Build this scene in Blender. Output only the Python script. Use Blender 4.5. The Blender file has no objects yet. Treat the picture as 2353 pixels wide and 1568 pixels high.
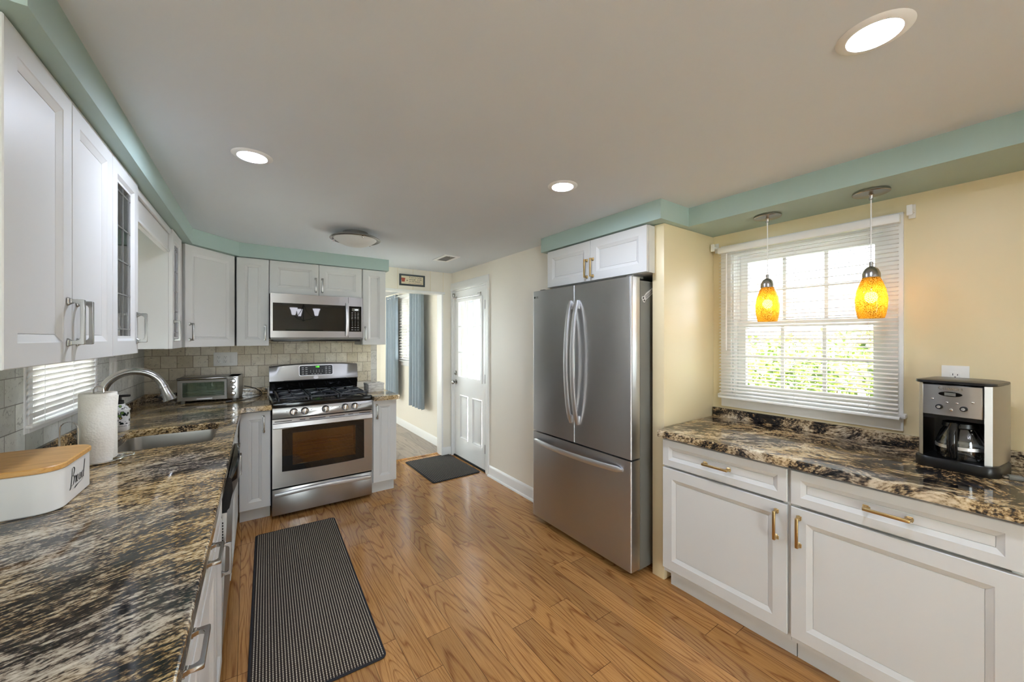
import bpy, bmesh, math, random
from math import sin, cos, pi, radians as R
from mathutils import Vector, Matrix
random.seed(7)
SC = bpy.context.scene
C = SC.collection

# ------------------------------------------------------------------ camera, world, exposure
cam_d = bpy.data.cameras.new('camera'); cam = bpy.data.objects.new('camera', cam_d); C.objects.link(cam)
cam.location = (0, 0, 1.44); cam.rotation_euler = (R(90), 0, R(-34.98))
cam_d.sensor_width = 36; cam_d.lens = 870 / 2353 * 36; cam_d.shift_y = -7 / 2353
cam_d.clip_start = 0.02
SC.camera = cam
SC.view_settings.view_transform = 'Standard'; SC.view_settings.look = 'None'
SC.view_settings.gamma = 1; SC.view_settings.use_curve_mapping = False
SC.view_settings.exposure = 1.38
W = bpy.data.worlds.new('world'); SC.world = W; W.use_nodes = True
bg = W.node_tree.nodes['Background']; bg.inputs[0].default_value = (0.90, 0.95, 1.0, 1); bg.inputs[1].default_value = 6.0
CAN_EMIT = 125.0
BULB_EMIT = 25.0
SC.cycles.use_denoising = True
SC.cycles.max_bounces = 9; SC.cycles.diffuse_bounces = 5; SC.cycles.glossy_bounces = 4
SC.cycles.transmission_bounces = 6; SC.cycles.transparent_max_bounces = 16
SC.cycles.sample_clamp_indirect = 6.0; SC.cycles.caustics_reflective = False; SC.cycles.caustics_refractive = False


sun_d = bpy.data.lights.new('sun', 'SUN'); sun = bpy.data.objects.new('sun', sun_d); C.objects.link(sun)
sun_d.energy = 85.0; sun_d.angle = R(1.5); sun_d.color = (1.0, 0.96, 0.90)
sun.rotation_euler = (R(40), 0, R(-156))     # from beyond the next room, high: it never shines through the kitchen's own windows


def portal(loc, rot, sx, sy):
    l = bpy.data.lights.new('daylight_portal', 'AREA'); l.shape = 'RECTANGLE'; l.size = sx; l.size_y = sy
    l.cycles.is_portal = True
    o = bpy.data.objects.new('daylight_portal', l); C.objects.link(o); o.location = loc; o.rotation_euler = rot


portal((2.74, 0.84, 1.5), (0, R(90), 0), 1.0, 0.84)
portal((2.24, 3.85, 1.44), (0, R(90), 0), 0.9, 0.5)
portal((-0.9, 2.75, 1.5), (0, R(-90), 0), 1.0, 0.84)
portal((2.24, 5.75, 1.6), (0, R(90), 0), 1.0, 0.8)
portal((-0.17, 7.52, 1.33), (R(-90), 0, 0), 1.5, 1.7)
portal((-1.22, 6.4, 1.5), (0, R(-90), 0), 1.1, 1.1)
portal((2.76, -1.75, 1.5), (0, R(90), 0), 1.2, 1.1)
portal((-0.55, -3.36, 1.2), (R(90), 0, 0), 1.5, 2.0)


# ------------------------------------------------------------------ colour and node helpers
def lin(c):
    if isinstance(c, str):
        c = tuple(int(c[i:i + 2], 16) / 255 for i in (0, 2, 4))
    return tuple((x / 12.92 if x <= 0.04045 else ((x + 0.055) / 1.055) ** 2.4) for x in c[:3]) + (1,)


class N:
    def __init__(s, name):
        s.m = bpy.data.materials.new(name); s.m.use_nodes = True
        s.t = s.m.node_tree; s.t.nodes.clear()
        s.out = s.t.nodes.new('ShaderNodeOutputMaterial')

    def n(s, kind, **kw):
        x = s.t.nodes.new('ShaderNode' + kind)
        for k, v in kw.items(): setattr(x, k, v)
        return x

    def put(s, sock, v):
        if v is None: return
        if hasattr(v, 'is_linked') or hasattr(v, 'links'): s.t.links.new(v, sock)
        else: sock.default_value = v

    def math(s, op, a, b=None, c=None, clamp=False):
        x = s.n('Math', operation=op); x.use_clamp = clamp
        s.put(x.inputs[0], a); s.put(x.inputs[1], b)
        if c is not None: s.put(x.inputs[2], c)
        return x.outputs[0]

    def vmath(s, op, a, b=None, scale=None):
        x = s.n('VectorMath', operation=op); s.put(x.inputs[0], a); s.put(x.inputs[1], b)
        if scale is not None: s.put(x.inputs['Scale'], scale)
        return x.outputs[0]

    def coord(s): return s.n('TexCoord').outputs['Object']

    def mapping(s, v, loc=(0, 0, 0), rot=(0, 0, 0), scale=(1, 1, 1)):
        x = s.n('Mapping'); s.put(x.inputs[0], v); x.inputs[1].default_value = loc; x.inputs[2].default_value = rot; x.inputs[3].default_value = scale
        return x.outputs[0]

    def noise(s, v, scale, detail=4, rough=0.5, dist=0, col=False):
        x = s.n('TexNoise'); s.put(x.inputs['Vector'], v); s.put(x.inputs['Scale'], scale)
        x.inputs['Detail'].default_value = detail; x.inputs['Roughness'].default_value = rough; x.inputs['Distortion'].default_value = dist
        return x.outputs[1 if col else 0]

    def ramp(s, f, stops, mode='LINEAR'):
        x = s.n('ValToRGB'); s.put(x.inputs[0], f); r = x.color_ramp; r.interpolation = mode
        while len(r.elements) < len(stops): r.elements.new(0.5)
        for e, (p, c) in zip(r.elements, stops):
            e.position = p; e.color = c if not isinstance(c, (int, float)) else (c, c, c, 1)
        return x.outputs[0]

    def mix(s, f, a, b, mode='MIX'):
        x = s.n('Mix', data_type='RGBA', blend_type=mode); s.put(x.inputs[0], f); s.put(x.inputs[6], a); s.put(x.inputs[7], b)
        return x.outputs[2]

    def bump(s, h, strength, dist=0.01):
        x = s.n('Bump'); s.put(x.inputs['Height'], h); x.inputs['Strength'].default_value = strength; x.inputs['Distance'].default_value = dist
        return x.outputs[0]

    def bsdf(s, color, rough=0.5, metal=0, normal=None, spec=None, coat=0, trans=0, emit=None, estr=0, aniso=0):
        b = s.n('BsdfPrincipled'); s.put(b.inputs['Base Color'], color); s.put(b.inputs['Roughness'], rough); s.put(b.inputs['Metallic'], metal)
        if normal is not None: s.put(b.inputs['Normal'], normal)
        if spec is not None: s.put(b.inputs['Specular IOR Level'], spec)
        if coat: b.inputs['Coat Weight'].default_value = coat; b.inputs['Coat Roughness'].default_value = 0.08
        if trans: b.inputs['Transmission Weight'].default_value = trans
        if emit is not None: s.put(b.inputs['Emission Color'], emit); b.inputs['Emission Strength'].default_value = estr
        if aniso: b.inputs['Anisotropic'].default_value = aniso
        return b.outputs[0]

    def done(s, sh): s.t.links.new(sh, s.out.inputs[0]); return s.m


def paint(name, col, rough=0.5, bump=0.06, scale=180, var=0.03, spec=0.4):
    k = N(name); v = k.coord()
    n1 = k.noise(v, scale, 3); n2 = k.noise(v, 2.5, 3)
    c = lin(col); d = tuple(x * (1 - var * 2) for x in c[:3]) + (1,)
    return k.done(k.bsdf(k.mix(n2, d, c), rough, 0, k.bump(n1, bump, 0.002), spec))


def metal(name, col, rough=0.25, brush=(1, 1, 90), amt=0.1, bump=0.0, aniso=0):
    k = N(name); v = k.mapping(k.coord(), scale=brush)
    n = k.noise(v, 40, 3, 0.6); c = lin(col)
    d = tuple(x * (1 - amt) for x in c[:3]) + (1,)
    r = k.math('MULTIPLY_ADD', n, 0.08, rough - 0.04)
    b = k.n('BsdfPrincipled'); k.put(b.inputs['Base Color'], k.mix(n, d, c)); k.put(b.inputs['Roughness'], r); b.inputs['Metallic'].default_value = 1
    if aniso:
        tg = k.n('Tangent', direction_type='RADIAL', axis='Z'); k.put(b.inputs['Tangent'], tg.outputs[0])
        b.inputs['Anisotropic'].default_value = aniso; b.inputs['Anisotropic Rotation'].default_value = 0.25
    return k.done(b.outputs[0])


def emit(name, col, strength):
    k = N(name); e = k.n('Emission'); v = k.noise(k.coord(), 5, 1)
    k.put(e.inputs[0], k.mix(v, lin(col), lin(col))); e.inputs[1].default_value = strength
    return k.done(e.outputs[0])


def thin_glass(name, tint='FFFFFF', refl=0.12, rough=0.02, clear=0.9):
    k = N(name); t = k.n('BsdfTransparent'); t.inputs[0].default_value = lin(tint)
    g = k.n('BsdfGlossy'); g.inputs[0].default_value = (1, 1, 1, 1); g.inputs[1].default_value = rough
    f = k.n('Fresnel'); f.inputs[0].default_value = 1.45
    x = k.n('MixShader'); k.put(x.inputs[0], k.math('MULTIPLY_ADD', f.outputs[0], 0.9, refl - 0.04, clamp=True))
    k.put(x.inputs[1], t.outputs[0]); k.put(x.inputs[2], g.outputs[0])
    return k.done(x.outputs[0])


def granite(name, rot, seed, gold=1.0, stretch=5.0, warp=0.22, thr=0.0, mscale=13, fscale=62):
    k = N(name); v = k.mapping(k.coord(), loc=(seed, seed * 0.7, 0), rot=(0, 0, rot))
    w = k.noise(v, 1.6, 2, 0.5, col=True)
    v2 = k.vmath('ADD', v, k.vmath('SCALE', k.vmath('SUBTRACT', w, (0.5, 0.5, 0.5)), scale=warp))
    vs = k.mapping(v2, scale=(1, stretch, stretch))
    big = k.noise(vs, 2.2, 5, 0.55)
    mid = k.noise(vs, mscale, 6, 0.62)
    fin = k.noise(k.mapping(v2, scale=(1, 1.9, 1.9)), fscale, 4, 0.6)
    s = k.math('ADD', k.math('MULTIPLY', big, 0.36), k.math('ADD', k.math('MULTIPLY', mid, 0.42), k.math('MULTIPLY', fin, 0.36)))
    s = k.math('ADD', s, thr)
    warm = k.ramp(s, [(0.50, (0.006, 0.006, 0.007, 1)), (0.545, (0.028, 0.022, 0.017, 1)), (0.575, (0.16, 0.095, 0.033, 1)),
                      (0.605, (0.42, 0.27, 0.105, 1)), (0.66, (0.70, 0.53, 0.29, 1)), (0.78, (0.80, 0.68, 0.45, 1))])
    cool = k.ramp(s, [(0.50, (0.006, 0.006, 0.008, 1)), (0.55, (0.035, 0.033, 0.033, 1)), (0.585, (0.14, 0.11, 0.085, 1)),
                      (0.62, (0.42, 0.36, 0.28, 1)), (0.72, (0.72, 0.65, 0.53, 1))])
    region = k.ramp(k.noise(v, 2.3, 3), [(0.34, 0), (0.52, 1)])
    col = k.mix(k.math('MULTIPLY', region, gold), cool, warm)
    return k.done(k.bsdf(col, 0.07, 0, None, 0.5))


def wood_floor(name, pw, pl, light, dark, rough=0.24, grain=1.0, rot=0.0):
    k = N(name); v = k.mapping(k.coord(), rot=(0, 0, rot))
    sp = k.n('SeparateXYZ'); k.put(sp.inputs[0], v); x, y = sp.outputs[0], sp.outputs[1]
    xs = k.math('DIVIDE', k.math('ADD', x, 20.041), pw); idx = k.math('FLOOR', xs)
    wn = k.n('TexWhiteNoise', noise_dimensions='1D'); k.put(wn.inputs['W'], idx)
    ys = k.math('DIVIDE', k.math('ADD', k.math('ADD', y, 20), k.math('MULTIPLY', wn.outputs[0], pl)), pl); idy = k.math('FLOOR', ys)
    cb = k.n('CombineXYZ'); k.put(cb.inputs[0], idx); k.put(cb.inputs[1], idy)
    w2 = k.n('TexWhiteNoise', noise_dimensions='2D'); k.put(w2.inputs['Vector'], cb.outputs[0]); rnd = w2.outputs[0]
    off = k.vmath('SCALE', w2.outputs[1], scale=60.0)
    gv = k.vmath('ADD', v, off)
    big = k.noise(k.mapping(gv, scale=(6.5, 0.62, 1)), 1.0, 1.5, 0.45, 0.25)
    rings = k.math('PINGPONG', k.math('MULTIPLY', big, 40 * grain), 1.0)
    rings = k.ramp(rings, [(0.0, 0.0), (0.14, 0.35), (0.36, 0.92), (1.0, 1.0)])
    fine = k.noise(k.mapping(gv, scale=(260, 7, 1)), 1.0, 3, 0.6)
    pores = k.ramp(fine, [(0.36, 0.0), (0.56, 1.0)])
    g = k.math('ADD', k.math('MULTIPLY', rings, 0.62), k.math('MULTIPLY', pores, 0.38))
    col = k.mix(g, lin(dark), lin(light))
    tone = k.math('MULTIPLY_ADD', rnd, 0.30, 0.84)
    col = k.mix(1.0, col, tone, 'MULTIPLY')
    fx = k.math('ABSOLUTE', k.math('SUBTRACT', k.math('FRACT', xs), 0.5)); fy = k.math('ABSOLUTE', k.math('SUBTRACT', k.math('FRACT', ys), 0.5))
    seam = k.math('MAXIMUM', k.math('GREATER_THAN', fx, 0.5 - 0.0011 / pw), k.math('GREATER_THAN', fy, 0.5 - 0.0013 / pl))
    col = k.mix(k.math('MULTIPLY', seam, 0.75), col, (0.03, 0.012, 0.004, 1))
    hb = k.math('SUBTRACT', k.math('MULTIPLY', g, 0.25), seam)
    r = k.math('MULTIPLY_ADD', k.noise(v, 3, 3), 0.10, rough - 0.05)
    return k.done(k.bsdf(col, r, 0, k.bump(hb, 0.10, 0.002), 0.5))


def tile_mat(name, axes, c1, c2, grout, tw=0.104, th=0.104, off=(0, 0)):
    k = N(name); v = k.coord(); sp = k.n('SeparateXYZ'); k.put(sp.inputs[0], v)
    cb = k.n('CombineXYZ'); k.put(cb.inputs[0], k.math('ADD', sp.outputs[axes[0]], 10 * tw + off[0])); k.put(cb.inputs[1], k.math('ADD', sp.outputs[axes[1]], off[1]))
    br = k.n('TexBrick'); br.offset = 0.5; br.offset_frequency = 2; k.put(br.inputs['Vector'], cb.outputs[0])
    br.inputs['Scale'].default_value = 1; br.inputs['Brick Width'].default_value = tw; br.inputs['Row Height'].default_value = th
    br.inputs['Mortar Size'].default_value = 0.0022; br.inputs['Mortar Smooth'].default_value = 0.3; br.inputs['Bias'].default_value = 0
    br.inputs['Color1'].default_value = (0, 0, 0, 1); br.inputs['Color2'].default_value = (1, 1, 1, 1); br.inputs['Mortar'].default_value = (0.5, 0.5, 0.5, 1)
    base = k.mix(br.outputs[0], lin(c1), lin(c2))
    n = k.noise(v, 9, 5, 0.6, 0.8); base = k.mix(k.ramp(n, [(0.35, 0.0), (0.7, 0.55)]), base, tuple(x * 0.78 for x in lin(c1)[:3]) + (1,))
    vein = k.noise(v, 34, 5, 0.7, 1.5); pits = k.ramp(vein, [(0.34, 1.0), (0.44, 0.0)])
    base = k.mix(k.math('MULTIPLY', pits, 0.6), base, tuple(x * 0.35 for x in lin(c1)[:3]) + (1,))
    col = k.mix(br.outputs[1], base, lin(grout))
    h = k.math('SUBTRACT', k.math('MULTIPLY', vein, 0.2), br.outputs[1])
    return k.done(k.bsdf(col, 0.5, 0, k.bump(h, 0.5, 0.003), 0.4))


def weave(name, c_dark, c_mid, c_light, px, py):
    k = N(name); v = k.coord(); sp = k.n('SeparateXYZ'); k.put(sp.inputs[0], v); x, y = sp.outputs[0], sp.outputs[1]
    jit = k.math('MULTIPLY', k.noise(v, 90, 2), 0.5)
    xi = k.math('DIVIDE', x, px); col_i = k.math('FLOOR', xi)
    par = k.math('MODULO', k.math('ABSOLUTE', col_i), 2.0)
    yi = k.math('ADD', k.math('DIVIDE', y, py), k.math('MULTIPLY', par, 0.5)); yi = k.math('ADD', yi, jit)
    fx = k.math('ABSOLUTE', k.math('SUBTRACT', k.math('FRACT', xi), 0.5)); fy = k.math('ABSOLUTE', k.math('SUBTRACT', k.math('FRACT', yi), 0.5))
    d = k.math('SQRT', k.math('ADD', k.math('POWER', k.math('MULTIPLY', fx, 1.05), 2), k.math('POWER', k.math('MULTIPLY', fy, 0.9), 2)))
    blob = k.ramp(d, [(0.34, 1.0), (0.48, 0.0)])
    light = k.math('MULTIPLY', blob, par)
    dk = k.mix(k.noise(v, 260, 2), lin(c_dark), lin(c_mid))
    col = k.mix(k.math('MULTIPLY', light, 0.95), dk, lin(c_light))
    return k.done(k.bsdf(col, 0.9, 0, k.bump(blob, 0.9, 0.004), 0.15))


# ------------------------------------------------------------------ materials
M = {}
M['ceil'] = paint('ceiling_paint', 'DFE4E9', 0.75)
M['cream'] = paint('cream_wall_paint', 'E8D9B2', 0.36, 0.05, 90, 0.015, 0.45)
M['pale'] = paint('pale_daylit_wall_paint', 'F2ECDF', 0.45, 0.05, 90, 0.015)
M['teal'] = paint('teal_soffit_paint', 'AABFB8', 0.5)
M['white'] = paint('white_cabinet_paint', 'DBDBD8', 0.46, 0.02, 60, 0.01, 0.3)
M['gap'] = paint('plain_grey_paint', '8F8E8B', 0.6)  # plain grey, used on the vent louvers
M['trim'] = paint('white_gloss_trim', 'F3F3F1', 0.3, 0.02, 60, 0.01)
M['plastic'] = paint('white_plastic', 'F2F1EC', 0.35, 0.01)
M['slat'] = None
M['floor'] = wood_floor('oak_floor', 0.1235, 1.24, 'BF8C52', '7E4C24', 0.16)
M['gfloor'] = wood_floor('grey_vinyl_floor', 0.16, 1.2, 'A79A8E', '74675E', 0.35, 0.5)
M['granite'] = granite('granite_left', R(-20), 3.1, 1.0, 3.4, 0.16, 0.021, 24, 95)
M['granite2'] = granite('granite_right', R(63), 8.4, 0.75, 1.5, 0.5, 0.012, 14, 62)
M['tile'] = tile_mat('stone_tile_back_warm_lit', (0, 2), 'CFC2A6', 'F0E8D5', '8A7D66', 0.104, 0.104, (0.02, -0.975))  # beige warmed to hold the warm light falling on the back wall
M['tile_side'] = tile_mat('stone_tile_side', (0, 2), 'C2C5BE', 'E8E8E0', '8C8A82', 0.152, 0.104, (0.02, -0.975))
M['tile_edge'] = tile_mat('stone_tile_edge', (2, 0), 'CFCBC2', 'E4E1DA', '9A958B', 0.21, 0.09, (0.06, 0))
M['steel'] = metal('brushed_steel', 'AFADAA', 0.30, (0.6, 0.6, 14), 0.08, 0, 0.75)
M['sink_steel'] = metal('sink_steel', 'B9B5AE', 0.30, (1, 1, 1), 0.05)
M['steel_v'] = metal('brushed_steel_fridge', 'C8C8CA', 0.32, (14, 14, 0.5), 0.06, 0, 0.7)
M['steel_light'] = metal('bright_steel', 'DCDCDE', 0.40, (1, 60, 60), 0.04)
M['nickel'] = metal('satin_nickel', 'ACAAA6', 0.25, (30, 30, 30), 0.05)
M['chrome'] = metal('chrome', 'E6E6E8', 0.1, (10, 10, 10), 0.02, 0.0)
M['brass'] = metal('satin_brass', 'C8AC78', 0.33, (30, 30, 30), 0.06)
M['fridge_side'] = paint('fridge_grey_side', '77766F', 0.4, 0.1, 300)
M['black'] = paint('black_plastic', '151515', 0.28, 0.02, 200)
M['gloss_black'] = paint('gloss_black_enamel', '0E0E0E', 0.08, 0.0, 50)
M['iron'] = paint('cast_iron', '3C3F46', 0.32, 0.2, 300)
M['dark'] = paint('dark_gap', '0A0A0A', 0.8)
M['glass'] = thin_glass('window_glass', 'F6FAFA', 0.06)
M['cab_glass'] = thin_glass('cabinet_glass', '8F9294', 0.10)
M['carafe_glass'] = thin_glass('carafe_glass', 'C9CCCC', 0.12)
M['floor_tint_glass'] = thin_glass('oven_reflection_glass', 'CDB27A', 0.10, 0.03)  # golden tint imitates the wood floor reflected in the oven window
M['toaster_glass'] = thin_glass('toaster_glass', 'E2EAE2', 0.10, 0.02)
M['mw_glass'] = paint('microwave_dark_glass', '1A1A19', 0.02, 0.0, 50, 0.02, 0.6)
M['frost'] = paint('frosted_glass_bowl', 'D9D8D5', 0.35, 0.0)
M['lead'] = metal('lead_came', 'B9BABB', 0.35)
M['lamp_white'] = emit('can_lens_glow', 'E0EAFF', CAN_EMIT)
M['bulb'] = emit('bulb_glow', 'FFE6BC', BULB_EMIT)
M['dining_bulb'] = emit('dining_shade_glow', 'F4F4FF', 5.0)
M['green'] = emit('green_clock_digits', '5CFF3A', 2.2)
M['lcd'] = emit('white_clock_digits', 'EAF3FF', 1.6)
M['ink'] = paint('black_ink', '1B1B1B', 0.5, 0.0)
M['ink_soft'] = paint('faded_red_ink', 'A5725A', 0.6, 0.0)
M['label_white'] = paint('white_print', 'D8D8D6', 0.5, 0.0)
M['curtain'] = paint('blue_grey_curtain', '909CA5', 0.85, 0.3, 400)
M['paper'] = None
M['bread_white'] = paint('white_enamel_bin', 'F4F3EF', 0.22, 0.0)
M['cavity'] = paint('oven_reflection_enamel', 'D9CFA8', 0.35)  # tan adds to the painted golden floor reflection behind the oven window
M['liner'] = paint('grey_enamel_liner', 'E2E5DD', 0.4)
M['stucco'] = paint('white_house_siding', 'BDB8C0', 0.8)
M['shingle'] = paint('grey_roof_shingles', 'A6A4AE', 0.9, 0.4, 30, 0.1)
M['blueglass'] = paint('blue_house_window', '6A80B8', 0.15)
M['bounce_ground'] = paint('pale_bounce_ground', 'CFCFCB', 0.95, 0.5, 40, 0.2)  # ground made pale so it bounces neutral light up to the ceilings
M['bark'] = paint('shrub_bark', '6B5843', 0.9)


def leaf_mat():
    k = N('shrub_leaves'); n = k.noise(k.coord(), 14, 3)
    col = k.ramp(n, [(0.3, lin('2C3A26')), (0.5, lin('63733C')), (0.7, lin('B0AC66'))])
    d = k.n('BsdfDiffuse'); k.put(d.inputs[0], col); t = k.n('BsdfTranslucent'); k.put(t.inputs[0], col)
    x = k.n('MixShader'); x.inputs[0].default_value = 0.4; k.put(x.inputs[1], d.outputs[0]); k.put(x.inputs[2], t.outputs[0])
    return k.done(x.outputs[0])


def slat_mat():
    k = N('blind_slat_vinyl'); n = k.noise(k.coord(), 8, 2); col = k.mix(n, lin('F4F1EC'), lin('ECE8E2'))
    p = k.bsdf(col, 0.35); t = k.n('BsdfTranslucent'); k.put(t.inputs[0], col)
    x = k.n('MixShader'); x.inputs[0].default_value = 0.10; k.put(x.inputs[1], p); k.put(x.inputs[2], t.outputs[0])
    return k.done(x.outputs[0])


def amber_mat():
    k = N('amber_crackle_glass'); v = k.coord()
    vo = k.n('TexVoronoi', feature='DISTANCE_TO_EDGE'); k.put(vo.inputs['Vector'], v); vo.inputs['Scale'].default_value = 150
    ed = k.ramp(vo.outputs[0], [(0.05, 1.0), (0.16, 0.0)])
    blot = k.ramp(k.noise(v, 26, 4, 0.6), [(0.42, 0), (0.62, 1)])
    body = k.mix(blot, lin('B88A1E'), lin('6A4A0A'))
    col = k.mix(ed, body, lin('E9CC68'))
    t = k.n('BsdfTranslucent'); k.put(t.inputs[0], col)
    tr = k.n('BsdfTransparent'); k.put(tr.inputs[0], lin('FFE9AE'))
    g = k.bsdf(col, 0.1)
    x = k.n('MixShader'); k.put(x.inputs[0], k.math('MULTIPLY_ADD', ed, 0.3, 0.22)); k.put(x.inputs[1], t.outputs[0]); k.put(x.inputs[2], tr.outputs[0])
    y = k.n('MixShader'); y.inputs[0].default_value = 0.25; k.put(y.inputs[1], x.outputs[0]); k.put(y.inputs[2], g)
    return k.done(y.outputs[0])


def paper_mat():
    k = N('quilted_paper'); v = k.mapping(k.coord(), rot=(0, 0, 0), scale=(1, 1, 1))
    sp = k.n('SeparateXYZ'); k.put(sp.inputs[0], v)
    a = k.math('ARCTAN2', sp.outputs[1], sp.outputs[0]); cb = k.n('CombineXYZ'); k.put(cb.inputs[0], k.math('MULTIPLY', a, 0.06)); k.put(cb.inputs[1], sp.outputs[2])
    vo = k.n('TexVoronoi', feature='F1'); k.put(vo.inputs['Vector'], cb.outputs[0]); vo.inputs['Scale'].default_value = 130
    return k.done(k.bsdf(k.mix(k.noise(v, 30, 2), lin('F1ECE1'), lin('F8F4EA')), 0.9, 0, k.bump(vo.outputs[0], 0.22, 0.003), 0.2))


def lid_wood():
    k = N('bamboo_lid'); v = k.mapping(k.coord(), scale=(4, 40, 40)); n = k.noise(v, 2.2, 4, 0.6, 0.4)
    return k.done(k.bsdf(k.ramp(n, [(0.3, lin('B9823F')), (0.55, lin('D9A861')), (0.75, lin('C89450'))]), 0.4))


def box_wood():
    k = N('whitewashed_wood'); v = k.mapping(k.coord(), scale=(6, 6, 40)); n = k.noise(v, 3, 5, 0.6)
    return k.done(k.bsdf(k.ramp(n, [(0.35, lin('9C958C')), (0.5, lin('D8D4CD')), (0.7, lin('EDEAE4'))]), 0.6))


def soap_mat():
    k = N('patterned_soap_glaze'); v = k.coord(); sp = k.n('SeparateXYZ'); k.put(sp.inputs[0], v)
    a = k.math('ARCTAN2', sp.outputs[1], sp.outputs[0]); cb = k.n('CombineXYZ'); k.put(cb.inputs[0], k.math('MULTIPLY', a, 0.045)); k.put(cb.inputs[1], sp.outputs[2])
    vo = k.n('TexVoronoi', feature='F1'); k.put(vo.inputs['Vector'], cb.outputs[0]); vo.inputs['Scale'].default_value = 52
    pat = k.ramp(vo.outputs[1], [(0.2, lin('1E2A25')), (0.4, lin('6E8A4A')), (0.6, lin('D9D9D4')), (0.8, lin('C3A14C'))], 'CONSTANT')
    ring = k.ramp(vo.outputs[0], [(0.50, 0), (0.56, 1)]); edge = k.ramp(vo.outputs[0], [(0.38, 0), (0.44, 1)])
    col = k.mix(ring, k.mix(edge, pat, lin('23262A')), lin('E4E4E2'))
    z = sp.outputs[2]
    band = k.math('MULTIPLY', k.math('GREATER_THAN', z, 0.040), k.math('LESS_THAN', z, 0.148)); band = k.math('MULTIPLY', band, k.math('GREATER_THAN', k.math('ABSOLUTE', k.math('SUBTRACT', z, 0.119)), 0.006))
    col = k.mix(band, lin('EDEDEB'), col)
    return k.done(k.bsdf(col, 0.15))


M['leaf'] = leaf_mat(); M['slat'] = slat_mat(); M['amber'] = amber_mat(); M['paper'] = paper_mat(); M['lid'] = lid_wood(); M['box'] = box_wood(); M['soap'] = soap_mat()
M['rug'] = weave('runner_weave', '2C2623', '50453E', 'D6C8B2', 0.0060, 0.0125)
M['mat'] = weave('doormat_weave', '2C2B2A', '3D3B39', '8B867E', 0.010, 0.020)
M['bind'] = paint('rug_binding', '2A2A2E', 0.9, 0.3, 300)
M['sign_paper'] = paint('sign_paper', 'EADFC2', 0.6)
M['sign_frame'] = paint('sign_dark_frame', '3A4448', 0.5)
M['red_bucket'] = paint('painted_red_bucket', '9A4630', 0.6)
M['pic_dark'] = paint('picture_dark_print', '3A3936', 0.5)


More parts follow.
